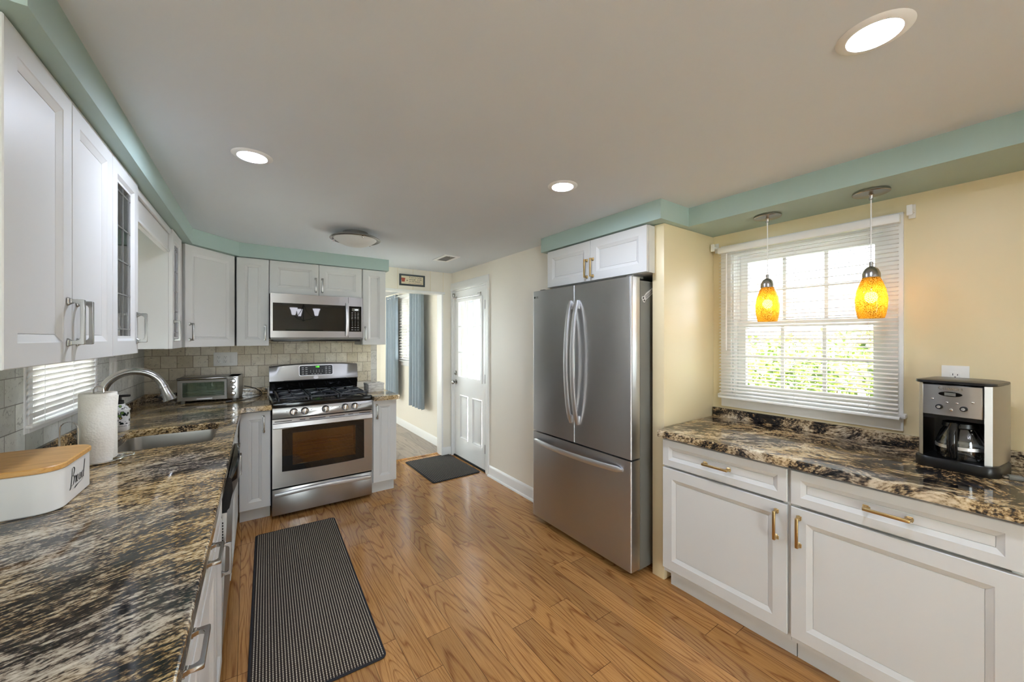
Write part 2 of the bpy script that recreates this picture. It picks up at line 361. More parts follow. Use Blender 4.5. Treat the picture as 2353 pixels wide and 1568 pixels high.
# ------------------------------------------------------------------ mesh builder
class B:
    def __init__(s): s.bm = bmesh.new()

    def _in(s, t, mi=0):
        for f in t.faces: f.material_index = mi
        me = bpy.data.meshes.new('t'); t.to_mesh(me); t.free(); s.bm.from_mesh(me); bpy.data.meshes.remove(me); return s

    def box(s, x0, x1, y0, y1, z0, z1, bev=0.0, seg=2, mi=0, rot=None):
        t = bmesh.new(); bmesh.ops.create_cube(t, size=1)
        c = Vector(((x0 + x1) / 2, (y0 + y1) / 2, (z0 + z1) / 2)); d = (abs(x1 - x0), abs(y1 - y0), abs(z1 - z0))
        for v in t.verts: v.co = Vector((v.co.x * d[0], v.co.y * d[1], v.co.z * d[2]))
        if bev: bmesh.ops.bevel(t, geom=list(t.edges), offset=min(bev, min(d) * 0.45), segments=seg, profile=0.5, affect='EDGES')
        for v in t.verts: v.co = (rot @ v.co if rot else v.co) + c
        return s._in(t, mi)

    def prism(s, pts, axis, a, b, bev=0.0, seg=1, mi=0):
        t = bmesh.new()
        def P(p, q):
            return {'x': (q, p[0], p[1]), 'y': (p[0], q, p[1]), 'z': (p[0], p[1], q)}[axis]
        va = [t.verts.new(P(p, a)) for p in pts]; vb = [t.verts.new(P(p, b)) for p in pts]; n = len(pts)
        t.faces.new(va); t.faces.new(vb[::-1])
        for i in range(n): t.faces.new((va[i], vb[i], vb[(i + 1) % n], va[(i + 1) % n]))
        bmesh.ops.recalc_face_normals(t, faces=list(t.faces))
        if bev: bmesh.ops.bevel(t, geom=list(t.edges), offset=bev, segments=seg, profile=0.5, affect='EDGES')
        return s._in(t, mi)

    def ring(s, outer, inner, axis, a, b, mi=0):
        t = bmesh.new(); n = len(outer)
        def P(p, q):
            return {'x': (q, p[0], p[1]), 'y': (p[0], q, p[1]), 'z': (p[0], p[1], q)}[axis]
        L = [[t.verts.new(P(p, q)) for p in l] for l, q in ((outer, a), (inner, a), (inner, b), (outer, b))]
        for r in range(4):
            for i in range(n):
                t.faces.new((L[r][i], L[r][(i + 1) % n], L[(r + 1) % 4][(i + 1) % n], L[(r + 1) % 4][i]))
        bmesh.ops.recalc_face_normals(t, faces=list(t.faces))
        return s._in(t, mi)

    def frame(s, x0, x1, z0, z1, y0, y1, wl, wr, wt, wb, mi=0):
        return s.ring([(x0, z0), (x1, z0), (x1, z1), (x0, z1)], [(x0 + wl, z0 + wb), (x1 - wr, z0 + wb), (x1 - wr, z1 - wt), (x0 + wl, z1 - wt)], 'y', y0, y1, mi)

    def rings(s, loops, cap0=True, cap1=True, mi=0, closed=True):
        t = bmesh.new(); V = [[t.verts.new(p) for p in l] for l in loops]; n = len(loops[0])
        for i in range(len(V) - 1):
            for j in range(n if closed else n - 1):
                t.faces.new((V[i][j], V[i][(j + 1) % n], V[i + 1][(j + 1) % n], V[i + 1][j]))
        if cap0: t.faces.new(V[0][::-1])
        if cap1: t.faces.new(V[-1])
        bmesh.ops.recalc_face_normals(t, faces=list(t.faces))
        return s._in(t, mi)

    def cyl(s, p0, p1, r0, r1=None, seg=24, mi=0, caps=True):
        return s.tube([p0, p1], [r0, r0 if r1 is None else r1], seg, mi, caps)

    def tube(s, path, r, seg=12, mi=0, caps=True, closed=False, flat=1.0):
        P = [Vector(p) for p in path]; n = len(P); loops = []
        rr = r if isinstance(r, (list, tuple)) else [r] * n
        up = None
        for i in range(n):
            if closed: d = (P[(i + 1) % n] - P[i - 1]).normalized()
            else: d = (P[min(i + 1, n - 1)] - P[max(i - 1, 0)]).normalized()
            if up is None:
                a = Vector((0, 0, 1)) if abs(d.z) < 0.9 else Vector((1, 0, 0)); up = (a - d * a.dot(d)).normalized()
            else: up = (up - d * up.dot(d)).normalized()
            sd = d.cross(up)
            loops.append([P[i] + (up * cos(2 * pi * k / seg) * flat + sd * sin(2 * pi * k / seg)) * rr[i] for k in range(seg)])
        if closed: loops.append(loops[0]); return s.rings(loops, False, False, mi)
        return s.rings(loops, caps, caps, mi)

    def lathe(s, prof, seg=32, c=(0, 0, 0), mi=0, cap0=False, cap1=False, mat=None):
        loops = []
        for r, z in prof:
            r = max(r, 0.0003)
            l = [Vector((r * cos(2 * pi * k / seg), r * sin(2 * pi * k / seg), z)) for k in range(seg)]
            if mat: l = [mat @ p for p in l]
            loops.append([p + Vector(c) for p in l])
        return s.rings(loops, cap0, cap1, mi)

    def sphere(s, c, r, sc=(1, 1, 1), seg=16, mi=0):
        t = bmesh.new(); bmesh.ops.create_uvsphere(t, u_segments=seg, v_segments=seg // 2 + 2, radius=r)
        for v in t.verts: v.co = Vector((v.co.x * sc[0], v.co.y * sc[1], v.co.z * sc[2])) + Vector(c)
        return s._in(t, mi)

    def poly(s, pts, mi=0):
        t = bmesh.new(); t.faces.new([t.verts.new(p) for p in pts]); return s._in(t, mi)

    def obj(s, name, mat, parent=None, loc=(0, 0, 0), rot=(0, 0, 0), smooth=True, ang=35):
        me = bpy.data.meshes.new(name); s.bm.to_mesh(me); s.bm.free()
        for m in (mat if isinstance(mat, (list, tuple)) else [mat]): me.materials.append(M[m] if isinstance(m, str) else m)
        if smooth:
            me.shade_smooth(); me.set_sharp_from_angle(angle=R(ang))
        o = bpy.data.objects.new(name, me); C.objects.link(o); o.parent = parent; o.location = loc; o.rotation_euler = rot
        return o


def tag(o, label=None, cat=None, group=None, kind=None):
    if label: o['label'] = label
    if cat: o['category'] = cat
    if group: o['group'] = group
    if kind: o['kind'] = kind
    return o


def thing(name, label, cat, loc=(0, 0, 0), rz=0.0, group=None):
    o = bpy.data.objects.new(name, None); C.objects.link(o); o.location = loc; o.rotation_euler = (0, 0, R(rz)); o.empty_display_size = 0.05
    return tag(o, label, cat, group)


def struct(o, label=None): return tag(o, label, None, None, 'structure')


def text(name, s, size, mat, parent, loc, rot, ext=0.0004, shear=0.0, align='CENTER', sx=1.0):
    cu = bpy.data.curves.new(name, 'FONT'); cu.body = s; cu.size = size; cu.extrude = ext; cu.shear = shear; cu.align_x = align; cu.align_y = 'CENTER'
    cu.resolution_u = 3
    t = bpy.data.objects.new(name, cu); C.objects.link(t); bpy.context.view_layer.update()
    me = bpy.data.meshes.new_from_object(t.evaluated_get(bpy.context.evaluated_depsgraph_get())); bpy.data.objects.remove(t); bpy.data.curves.remove(cu)
    me.name = name; me.materials.clear(); me.materials.append(M[mat])
    o = bpy.data.objects.new(name, me); C.objects.link(o); o.parent = parent; o.location = loc; o.rotation_euler = rot; o.scale = (sx, 1, 1)
    return o


FRONT = (R(90), 0, 0)          # text that stands up and faces local -y


def rrect(x0, x1, y0, y1, r, n=5):
    out = []
    for cx, cy, a in ((x1 - r, y1 - r, 0), (x0 + r, y1 - r, 90), (x0 + r, y0 + r, 180), (x1 - r, y0 + r, 270)):
        for i in range(n + 1):
            t = R(a + 90 * i / n); out.append((cx + r * cos(t), cy + r * sin(t)))
    return out


# ------------------------------------------------------------------ room frame
YB, XR, XW, ZC = 4.28, 2.08, 2.60, 2.24      # back wall, right wall, window wall, ceiling
TH = R(1.1)
AX, AY = -0.70, YB


def LF(u, v, z=0.0):
    return (AX + u * cos(TH) + (v - YB) * sin(TH), AY - u * sin(TH) + (v - YB) * cos(TH), z)


LR = 90 - 1.1      # rotation of things on the left run
LANG = (0, 0, -TH)

# ================================================================== SETTING
b = B(); b.box(-1.7, 3.0, -3.4, 4.40, -0.06, 0); struct(b.obj('floor', 'floor'))
b = B(); b.box(-1.2, 2.3, 4.42, 7.5, -0.06, 0.0); struct(b.obj('floor_next_room', 'gfloor'))
b = B(); b.prism([(4.385, 0), (4.395, 0.008), (4.425, 0.008), (4.435, 0)], 'x', 1.17, 1.965); struct(b.obj('trim_threshold', 'floor'))
b = B(); b.box(-1.7, 3.0, -3.4, 4.44, ZC, ZC + 0.1); struct(b.obj('ceiling', 'ceil'))
b = B(); b.box(-1.2, 2.3, 4.44, 7.5, 2.2, 2.3); struct(b.obj('ceiling_next_room', 'ceil'))
# back wall and header over the opening
b = B(); b.box(-0.95, 1.17, YB, YB + 0.13, 0, ZC); struct(b.obj('wall_back', 'pale'))
b = B(); b.box(1.17, 1.965, YB, YB + 0.13, 1.995, ZC); b.box(1.965, XR, YB, YB + 0.13, 0, ZC)
for x in (1.405, 1.585, 1.80, 1.968): b.box(x - 0.0025, x + 0.0025, YB - 0.0012, YB + 0.001, 2.0, ZC, mi=1)
struct(b.obj('wall_header', ['pale', 'sign_paper']))
b = B(); b.box(1.165, 1.99, YB - 0.006, YB + 0.135, 1.972, 2.0, 0.003); b.box(1.945, 1.965, YB - 0.006, YB + 0.135, 0, 1.972, 0.003)
struct(b.obj('trim_opening', 'trim'))
# right wall with the door opening
DY0, DY1, DZ = 3.455, 4.235, 2.02
b = B(); b.box(XR, XR + 0.15, 2.42, DY0, 0, ZC); b.box(XR, XR + 0.15, DY1, 4.44, 0, ZC); b.box(XR, XR + 0.15, DY0, DY1, DZ, ZC)
struct(b.obj('wall_right', 'pale'))  # paler paint here carries the daylight on the wall by the door
b = B(); b.box(XR, 2.85, 2.41, 2.42, 0, ZC); b.box(2.72, 2.85, 1.33, 2.41, 0, ZC); struct(b.obj('wall_alcove', 'cream'))
b = B(); b.box(2.03, 2.72, 1.325, 1.405, 0, 2.125, 0.004); struct(b.obj('wall_partition', 'cream'))
# window wall
WY0, WY1, WZ0, WZ1 = 0.475, 1.205, 1.075, 1.985
b = B(); b.box(XW, XW + 0.15, WY1, 1.33, 0, ZC); b.box(XW, XW + 0.15, -0.7, WY0, 0, ZC); b.box(XW, XW + 0.15, WY0, WY1, 0, WZ0); b.box(XW, XW + 0.15, WY0, WY1, WZ1, ZC)
b.box(XW, XW + 0.15, -3.4, -2.55, 0, ZC); b.box(XW, XW + 0.15, -2.55, -2.3, 0, ZC); b.box(XW, XW + 0.15, -1.2, -0.7, 0, ZC); b.box(XW, XW + 0.15, -2.3, -1.2, 0, 0.9); b.box(XW, XW + 0.15, -2.3, -1.2, 2.1, ZC)
struct(b.obj('wall_window', 'cream'))
# left wall (runs 1.1 degrees off square), opening over the sink
b = B(); f = lambda u0, u1, v0, v1, z0, z1: b.box(u0, u1, v0 - YB, v1 - YB, z0, z1)
SV0, SV1, SZ0, SZ1 = 2.40, 3.12, 1.085, 2.0
f(-0.15, 0, 0.2, SV0, 0, ZC); f(-0.15, 0, SV1, YB, 0, ZC); f(-0.15, 0, SV0, SV1, 0, SZ0); f(-0.15, 0, SV0, SV1, SZ1, ZC)
struct(b.obj('wall_left', 'pale', None, (AX, AY, 0), LANG))
# dining end behind the camera
b = B(); b.box(-1.65, -1.5, -3.4, -2.55, 0, ZC); b.box(-1.65, -1.5, -0.65, 0.2, 0, ZC); b.box(-1.65, -1.5, -2.55, -0.65, 0, ZC)
b.box(-1.65, -0.8, 0.2, 0.3, 0, ZC); struct(b.obj('wall_dining_left', 'pale'))
b = B(); b.box(-1.65, -1.3, -3.35, -3.2, 0, ZC); b.box(0.2, 2.75, -3.35, -3.2, 0, ZC); b.box(-1.3, 0.2, -3.35, -3.2, 2.1, ZC); struct(b.obj('wall_rear', 'pale'))
# next room shell
b = B(); b.box(XR, XR + 0.15, 4.44, 5.42, 0, 2.2); b.box(XR, XR + 0.15, 6.08, 7.5, 0, 2.2); b.box(XR, XR + 0.15, 5.42, 6.08, 0, 1.08); b.box(XR, XR + 0.15, 5.42, 6.08, 2.08, 2.2)
struct(b.obj('wall_next_right', 'pale'))
b = B(); b.box(-1.2, -1.0, 7.35, 7.5, 0, 2.2); b.box(0.65, XR, 7.35, 7.5, 0, 2.2); b.box(-1.0, 0.65, 7.35, 7.5, 0, 0.55); b.box(-1.0, 0.65, 7.35, 7.5, 2.1, 2.2); struct(b.obj('wall_next_far', 'pale'))
b = B(); b.box(-1.2, -1.05, 4.44, 5.85, 0, 2.2); b.box(-1.2, -1.05, 6.95, 7.35, 0, 2.2); b.box(-1.2, -1.05, 5.85, 6.95, 0, 0.95); b.box(-1.2, -1.05, 5.85, 6.95, 2.05, 2.2); struct(b.obj('wall_next_left', 'pale'))
# soffits
ZS = 2.126
sx = lambda u, v: LF(u, v)[:2]
p = [sx(0, 0.6), sx(0, YB), (1.19, YB), (1.19, 3.90), (-0.056, 3.90), sx(0.387, 3.60), sx(0.387, 1.222), sx(0, 1.222)][1:]
b = B(); b.prism(p, 'z', ZS, ZC); struct(b.obj('ceiling_soffit_left', 'teal', smooth=False))
p = [(1.94, 1.287), (1.94, 2.365), (2.715, 2.365), (2.715, 1.41), (2.60, 1.41), (2.60, -0.65), (2.23, -0.65), (2.23, 1.287)]
b = B(); b.prism(p, 'z', ZS, ZC); struct(b.obj('ceiling_soffit_right', 'teal', smooth=False))


# baseboards
def baseboard(name, x0, x1, y0, y1): b = B(); b.box(x0, x1, y0, y1, 0, 0.105, 0.004); return struct(b.obj(name, 'trim'))


b = B(); b.prism([(XR, 0), (XR - 0.014, 0), (XR - 0.014, 0.085), (XR - 0.006, 0.105), (XR, 0.11)], 'y', 2.43, 3.385)
b.prism([(XR - 0.014, 0), (XR - 0.030, 0), (XR - 0.026, 0.012), (XR - 0.014, 0.018)], 'y', 2.43, 3.385); struct(b.obj('baseboard_right', 'trim'))
b = B(); b.prism([(XR, 0), (XR - 0.014, 0), (XR - 0.014, 0.085), (XR - 0.006, 0.105), (XR, 0.11)], 'y', 4.44, 7.3); struct(b.obj('baseboard_next_room', 'trim'))
b = B(); b.box(1.94, XR - 0.002, YB - 0.014, YB, 0, 0.10, 0.003); struct(b.obj('baseboard_back', 'trim'))
# tiled splash
b = B(); b.box(-0.695, 1.108, YB - 0.009, YB - 0.001, 0.974, 1.42); b.box(1.108, 1.17, YB - 0.009, YB - 0.001, 0.915, 1.42, mi=1)
struct(b.obj('wall_back_tiles', ['tile', 'tile_edge']))
b = B(); f2 = lambda v0, v1, z0, z1: b.box(v0 - YB, v1 - YB, -0.009, -0.001, z0, z1)
f2(0.4, 2.345, 0.974, 1.45); f2(3.165, YB - 0.01, 0.974, 1.45); f2(2.345, 3.165, 0.974, 1.055)
struct(b.obj('wall_left_tiles', 'tile_side', None, (AX, AY, 0), (0, 0, R(90) - TH)))

# ------------------------------------------------------------------ windows
def window(name, label, loc, rz, w, h, d=0.13, cas=0.055, muntin=(3, 2), slide=False, stool=True):
    """opening lower-left corner at loc, facing local -y into the room"""
    t = thing(name, label, None, loc, rz); struct(t)
    b = B(); b.frame(-cas, w + cas, -cas if not stool else -0.02, h + cas, -0.016, 0.0, cas, cas, cas, 0.02 if stool else cas)
    b.frame(0, w, 0, h, 0, d, 0.012, 0.012, 0.012, 0.012); b.obj('window_frame', 'trim', t)
    hz = h * 0.5
    for nm, z0, z1, y in (('upper_sash', hz - 0.02, h - 0.012, 0.085), ('lower_sash', 0.012, hz + 0.02, 0.055)):
        b = B(); b.frame(0.014, w - 0.014, z0, z1, y, y + 0.028, 0.045, 0.045, 0.042, 0.045)
        gx = (w - 0.028 - 0.09)
        for i in range(1, muntin[0]):
            x = 0.059 + gx * i / muntin[0]; b.box(x - 0.009, x + 0.009, y + 0.006, y + 0.02, z0 + 0.045, z1 - 0.042)
        for i in range(1, muntin[1]):
            z = z0 + 0.045 + (z1 - z0 - 0.087) * i / muntin[1]; b.box(0.059, w - 0.059, y + 0.007, y + 0.019, z - 0.008, z + 0.008)
        sash = b.obj(nm, 'trim', t)
        g = B(); g.box(0.05, w - 0.05, y + 0.012, y + 0.015, z0 + 0.04, z1 - 0.04); g.obj('window_pane', 'glass', sash)
    if stool:
        b = B(); b.box(-cas - 0.012, w + cas + 0.012, -0.04, 0.05, -0.022, 0.0, 0.005); b.obj('window_sill', 'trim', t)
        b = B(); b.box(-cas, w + cas, -0.014, 0, -0.085, -0.022, 0.003); b.obj('window_apron', 'trim', t)
    return t


window('window_1', 'double-hung kitchen window with divided panes in the cream wall above the granite ledge', (XW, WY1, WZ0), -90, WY1 - WY0, WZ1 - WZ0, cas=0.062)
window('window_2', 'small double-hung window above the kitchen sink', LF(0, SV0, SZ0), LR, SV1 - SV0, SZ1 - SZ0, stool=False, cas=0.03)
window('window_3', 'window between the blue-grey curtains in the next room', (XR, 6.08, 1.08), -90, 0.66, 1.0)
b = None  # the next three windows are unseen, added to let daylight into the rooms
for nm, loc, rz, w, h, lab in (('added_window_4', (-1.05, 5.85, 0.95), 90, 1.1, 1.1, 'unseen window added for daylight in the next room, facing the curtained wall'), ('added_window_5', (XW, -1.2, 0.9), -90, 1.1, 1.2, 'unseen window added for daylight in the dining end, on the ledge side'),
                          ('added_window_6', (-1.0, 7.35, 0.55), 0, 1.65, 1.55, 'unseen wide window added for sunlight in the far wall of the next room')):
    t = struct(thing(nm, lab, None, loc, rz)); b = B(); b.frame(-0.05, w + 0.05, -0.05, h + 0.05, -0.015, 0, 0.05, 0.05, 0.05, 0.05); b.frame(0, w, 0, h, 0, 0.1, 0.05, 0.05, 0.05, 0.05); b.box(w / 2 - 0.03, w / 2 + 0.03, 0.02, 0.07, 0.05, h - 0.05); b.obj('window_frame', 'trim', t)
    g = B(); g.box(0.05, w - 0.05, 0.05, 0.054, 0.05, h - 0.05); g.obj('window_pane', 'glass', t)
t = struct(thing('added_door_2', 'unseen sliding glass door added for daylight in the rear wall of the dining end', None, (0.2, -3.2, 0), 180)); b = B(); b.frame(0, 1.5, 0, 2.1, 0, 0.1, 0.06, 0.06, 0.06, 0.06); b.box(0.72, 0.78, 0.02, 0.08, 0.06, 2.04); b.obj('door_frame', 'trim', t)  # unseen door added to send daylight in from behind the camera
g = B(); g.box(0.06, 1.44, 0.05, 0.054, 0.06, 2.04); g.obj('door_pane', 'glass', t)


def blind(name, label, loc, rz, w, ztop, zbot, pitch, sw, tilt, wand=None, group=None, cords=3, head=0.04):
    """hangs from local z=ztop; slats run along local x; -y faces the room"""
    t = thing(name, label, 'blind', loc, rz, group)
    b = B(); b.box(0, w, -0.022, 0.012, ztop - head, ztop, 0.003); b.obj('head_rail', 'trim', t)
    b = B(); z = ztop - head - pitch * 0.7; zs = []
    while z > zbot + 0.03: zs.append(z); z -= pitch
    for z in zs:
        pr = []
        for i in range(6):
            s_ = -0.5 + i / 5; yy = s_ * sw; cz = 0.0022 * (1 - 4 * s_ * s_) + 0.0
            y2 = yy * cos(tilt) - cz * sin(tilt) - 0.005; z2 = yy * sin(tilt) + cz * cos(tilt) + z + random.uniform(-0.0007, 0.0007)
            pr.append((y2, z2))
        sl = random.uniform(-0.0012, 0.0012)
        lo = [[(x, y, zz + sl * x / w) for y, zz in pr] + [(x, y, zz - 0.0007 + sl * x / w) for y, zz in pr[::-1]] for x in (0.006, w - 0.006)]
        b.rings(lo)
    b.obj('slats', 'slat', t, ang=60)
    b = B(); b.box(0.0, w, -0.02, 0.01, zbot, zbot + 0.014, 0.004); b.obj('bottom_rail', 'trim', t)
    b = B()
    for i in range(cords):
        x = w * (0.13 + 0.74 * i / (cords - 1))
        for y in (-0.02, 0.009): b.cyl((x, y, zbot + 0.01), (x, y, ztop - head), 0.0009, seg=5)
    b.obj('ladder_cords', 'trim', t)
    if wand:
        b = B(); b.cyl((wand[0], -0.03, ztop - head - 0.01), (wand[0], -0.032, wand[1]), 0.004, seg=8); b.obj('tilt_wand', 'trim', t)
    return t


blind('window_blind', 'white slatted blind lowered half open behind the two amber pendant lamps', (XW - 0.05, 1.262, 0), -90, 0.845, 2.03, 1.05, 0.0208, 0.025, R(14), (0.06, 1.36))
blind('window_blind', 'closed white slatted blind above the sink, behind the paper towel roll', LF(0.012, 2.35), LR, 0.81, 2.03, 1.075, 0.025, 0.027, R(-66), None, None)
blind('window_blind', 'white slatted blind between the two blue-grey curtains', (XR - 0.035, 6.12, 0), -90, 0.74, 2.12, 1.10, 0.045, 0.048, R(24))
b = B()
b.frame(2.345 - YB, 3.165 - YB, 1.055, 1.42, -0.012, -0.001, 0.02, 0.02, 0.0, 0.028); struct(b.obj('trim_sink_window', 'trim', None, (AX, AY, 0), (0, 0, R(90) - TH)))

# curtain brackets left on the window wall
for yy, lab, ln in ((1.30, 'empty white curtain bracket in the corner beside the partition', 0.05), (0.385, 'empty white curtain bracket on the cream wall, above the outlet end of the blind', 0.03)):
    t = thing('curtain_bracket', lab, 'bracket', (XW, yy, 2.045), -90, 'empty curtain brackets')
    b = B(); b.box(-0.012, 0.012, -0.006, 0, -0.035, 0.03, 0.002); b.obj('bracket_plate', 'trim', t)
    b = B(); b.box(-0.010, 0.010, -0.06, -0.006, -0.012, 0.0, 0.002); b.box(-0.010, 0.010, -0.066, -0.052, -0.03, 0.018, 0.002); b.obj('bracket_arm', 'trim', t)

# ------------------------------------------------------------------ back door
t = struct(thing('door_1', 'white back door with nine-pane window and two raised panels', None, (XR, 4.222, 0), -90))
DW = 0.745
b = B(); y0, y1 = 0.012, 0.055
gx0, gx1, gz0, gz1 = 0.10, 0.655, 0.96, 1.885
pans = [(0.145, 0.342, 0.24, 0.757), (0.446, 0.662, 0.24, 0.757)]
b.box(0, gx0, y0, y1, 0.02, 2.005); b.box(gx1, DW, y0, y1, 0.02, 2.005); b.box(gx0, gx1, y0, y1, gz1, 2.005)
b.box(gx0, gx1, y0, y1, 0.757, gz0); b.box(gx0, gx1, y0, y1, 0.02, 0.24); b.box(gx0, 0.145, y0, y1, 0.24, 0.757); b.box(0.342, 0.446, y0, y1, 0.24, 0.757)
b.box(gx1, 0.662, y0 + 0.02, y1, 0.24, 0.757)
for x0, x1, z0, z1 in pans:
    R4 = lambda i, y: [(x0 + i, y, z0 + i), (x1 - i, y, z0 + i), (x1 - i, y, z1 - i), (x0 + i, y, z1 - i)]
    b.rings([R4(0, y0 - 0.003), R4(0.010, y0 - 0.005), R4(0.022, y0 + 0.008), R4(0.034, y0 + 0.008), R4(0.062, y0 - 0.001)], False, True)
panel = b.obj('door_panel', 'trim', t)
b = B(); b.frame(gx0 - 0.018, gx1 + 0.018, gz0 - 0.018, gz1 + 0.018, y0 - 0.010, y0 + 0.01, 0.036, 0.036, 0.036, 0.036)
for i in (1, 2):
    x = gx0 + (gx1 - gx0) * i / 3; b.box(x - 0.009, x + 0.009, y0 - 0.004, y0 + 0.03, gz0 + 0.01, gz1 - 0.01)
    z = gz0 + (gz1 - gz0) * i / 3; b.box(gx0 + 0.01, gx1 - 0.01, y0 - 0.003, y0 + 0.029, z - 0.009, z + 0.009)
b.obj('glazing_bars', 'trim', panel)
g = B(); g.box(gx0, gx1, y0 + 0.013, y0 + 0.017, gz0, gz1); g.obj('door_pane', 'glass', panel)
XA = Matrix.Rotation(R(90), 4, 'X')
b = B(); b.lathe([(0.0, 0.0), (0.03, 0.0), (0.03, 0.006), (0.012, 0.01), (0.011, 0.028), (0.022, 0.036), (0.027, 0.048), (0.022, 0.06), (0.0, 0.064)], 20, (0.045, y0, 0.905), mat=XA); b.obj('door_knob', 'nickel', panel)
b = B(); b.lathe([(0.0, 0.0), (0.027, 0.0), (0.027, 0.008), (0.02, 0.014), (0.0, 0.015)], 20, (0.045, y0, 1.015), mat=XA); b.box(0.041, 0.049, y0 - 0.028, y0 - 0.01, 0.998, 1.032, 0.002); b.obj('deadbolt', 'nickel', panel)
for z in (0.25, 1.0, 1.80):
    b = B(); b.box(DW - 0.006, DW + 0.012, y0 - 0.006, y0 + 0.002, z - 0.045, z + 0.045, 0.001); b.cyl((DW + 0.003, y0 - 0.008, z - 0.048), (DW + 0.003, y0 - 0.008, z + 0.048), 0.006, seg=10); b.obj('hinge', 'iron', t)
b = B()
for x in (0.06, 0.64):
    b.box(x - 0.008, x + 0.008, y0 - 0.005, y0, 1.885, 1.945, 0.002); b.tube([(x, y0 - 0.005, 1.93), (x, y0 - 0.04, 1.93), (x, y0 - 0.045, 1.915), (x, y0 - 0.035, 1.905)], 0.0035, 8)
b.cyl((0.05, y0 - 0.036, 1.908), (0.66, y0 - 0.036, 1.908), 0.0035, seg=8); b.obj('curtain_rod', 'nickel', panel)
b = B(); b.box(0, 0.022, y0 - 0.03, y0 - 0.002, 1.945, 1.985, 0.003); b.obj('door_catch', 'nickel', panel)
b = B(); b.box(-0.012, DW + 0.012, 0.0, 0.1, 0.0, 0.016, 0.003); b.obj('door_threshold', 'dark', t)
b = B(); yA, yB = DY0 - 0.002, DY1 + 0.002
pr = [(0, 0), (-0.02, 0), (-0.02, 0.012), (-0.013, 0.02), (-0.013, 0.05), (-0.008, 0.062), (0, 0.066)]
b.prism([(XR + px, DY0 - 0.068 + (0.066 - q)) for px, q in [(a, 0.066 - bq) for a, bq in pr]], 'z', 0, DZ)
b.prism([(XR - 0.0, DY1), (XR - 0.02, DY1), (XR - 0.02, DY1 + 0.012), (XR - 0.013, DY1 + 0.02), (XR - 0.013, DY1 + 0.042), (XR, DY1 + 0.043)], 'z', 0, DZ)
b.prism([(XR, DZ), (XR - 0.02, DZ), (XR - 0.02, DZ + 0.02), (XR - 0.013, DZ + 0.03), (XR - 0.013, DZ + 0.078), (XR - 0.006, DZ + 0.09), (XR, DZ + 0.093)], 'y', DY0 - 0.066, DY1 + 0.043)
b.box(XR, XR + 0.14, DY0, DY0 + 0.016, 0, DZ); b.box(XR, XR + 0.14, DY1 - 0.011, DY1, 0, DZ); b.box(XR, XR + 0.14, DY0, DY1, DZ - 0.012, DZ)
struct(b.obj('trim_door', 'trim'))


# ================================================================== CABINETS
def door_mesh(b, x0, x1, z0, z1, fw=0.056, bw=0.020, dep=0.009, th=0.02, glass=False):
    q = lambda i, y: [(x0 + i, y, z0 + i), (x1 - i, y, z0 + i), (x1 - i, y, z1 - i), (x0 + i, y, z1 - i)]
    if glass:
        b.rings([q(fw + bw, th), q(0, th), q(0, 0.002), q(0.002, 0), q(fw, 0), q(fw + bw * 0.5, dep), q(fw + bw, dep), q(fw + bw, th)], False, False)
    else:
        b.rings([q(0, th), q(0, 0.002), q(0.002, 0), q(fw, 0), q(fw + 0.003, 0.0018), q(fw + bw, dep), q(fw + bw + 0.0012, dep + 0.0025), q(fw + bw + 0.0024, dep)], True, True)
    return b


def handle(parent, x, z, vert, mat, L=0.128, p=0.034, wd=0.0055):
    h = L / 2
    half = [(-h - 0.006, 0), (-h - 0.002, -0.006), (-h, -0.012), (-h, -p + 0.002), (-h + 0.002, -p)]
    inner = [(-h + 0.019, 0), (-h + 0.014, -0.006), (-h + 0.011, -0.012), (-h + 0.011, -p + 0.018), (-h + 0.014, -p + 0.012), (-h + 0.020, -p + 0.009)]
    mir = lambda l: [(-a, c) for a, c in l[::-1]]
    pts = half + mir(half) + [(-a, c) for a, c in inner] + inner[::-1]
    b = B()
    if vert: b.prism([(c, a) for a, c in pts], 'x', -wd, wd, 0.0012); b2 = None
    else: b.prism(pts, 'z', -wd, wd, 0.0012)
    for q in (-h + 0.005, h - 0.005):
        for e, y0_, y1_ in ((0.0095, -0.004, 0.0), (0.0070, -0.009, -0.004)):
            if vert: b.box(-e, e, y0_, y1_, q - e * 0.9, q + e * 0.9, 0.001, 1)
            else: b.box(q - e * 0.9, q + e * 0.9, y0_, y1_, -e, e, 0.001, 1)
    return b.obj('handle', mat, parent, (x, -0.0004, z))


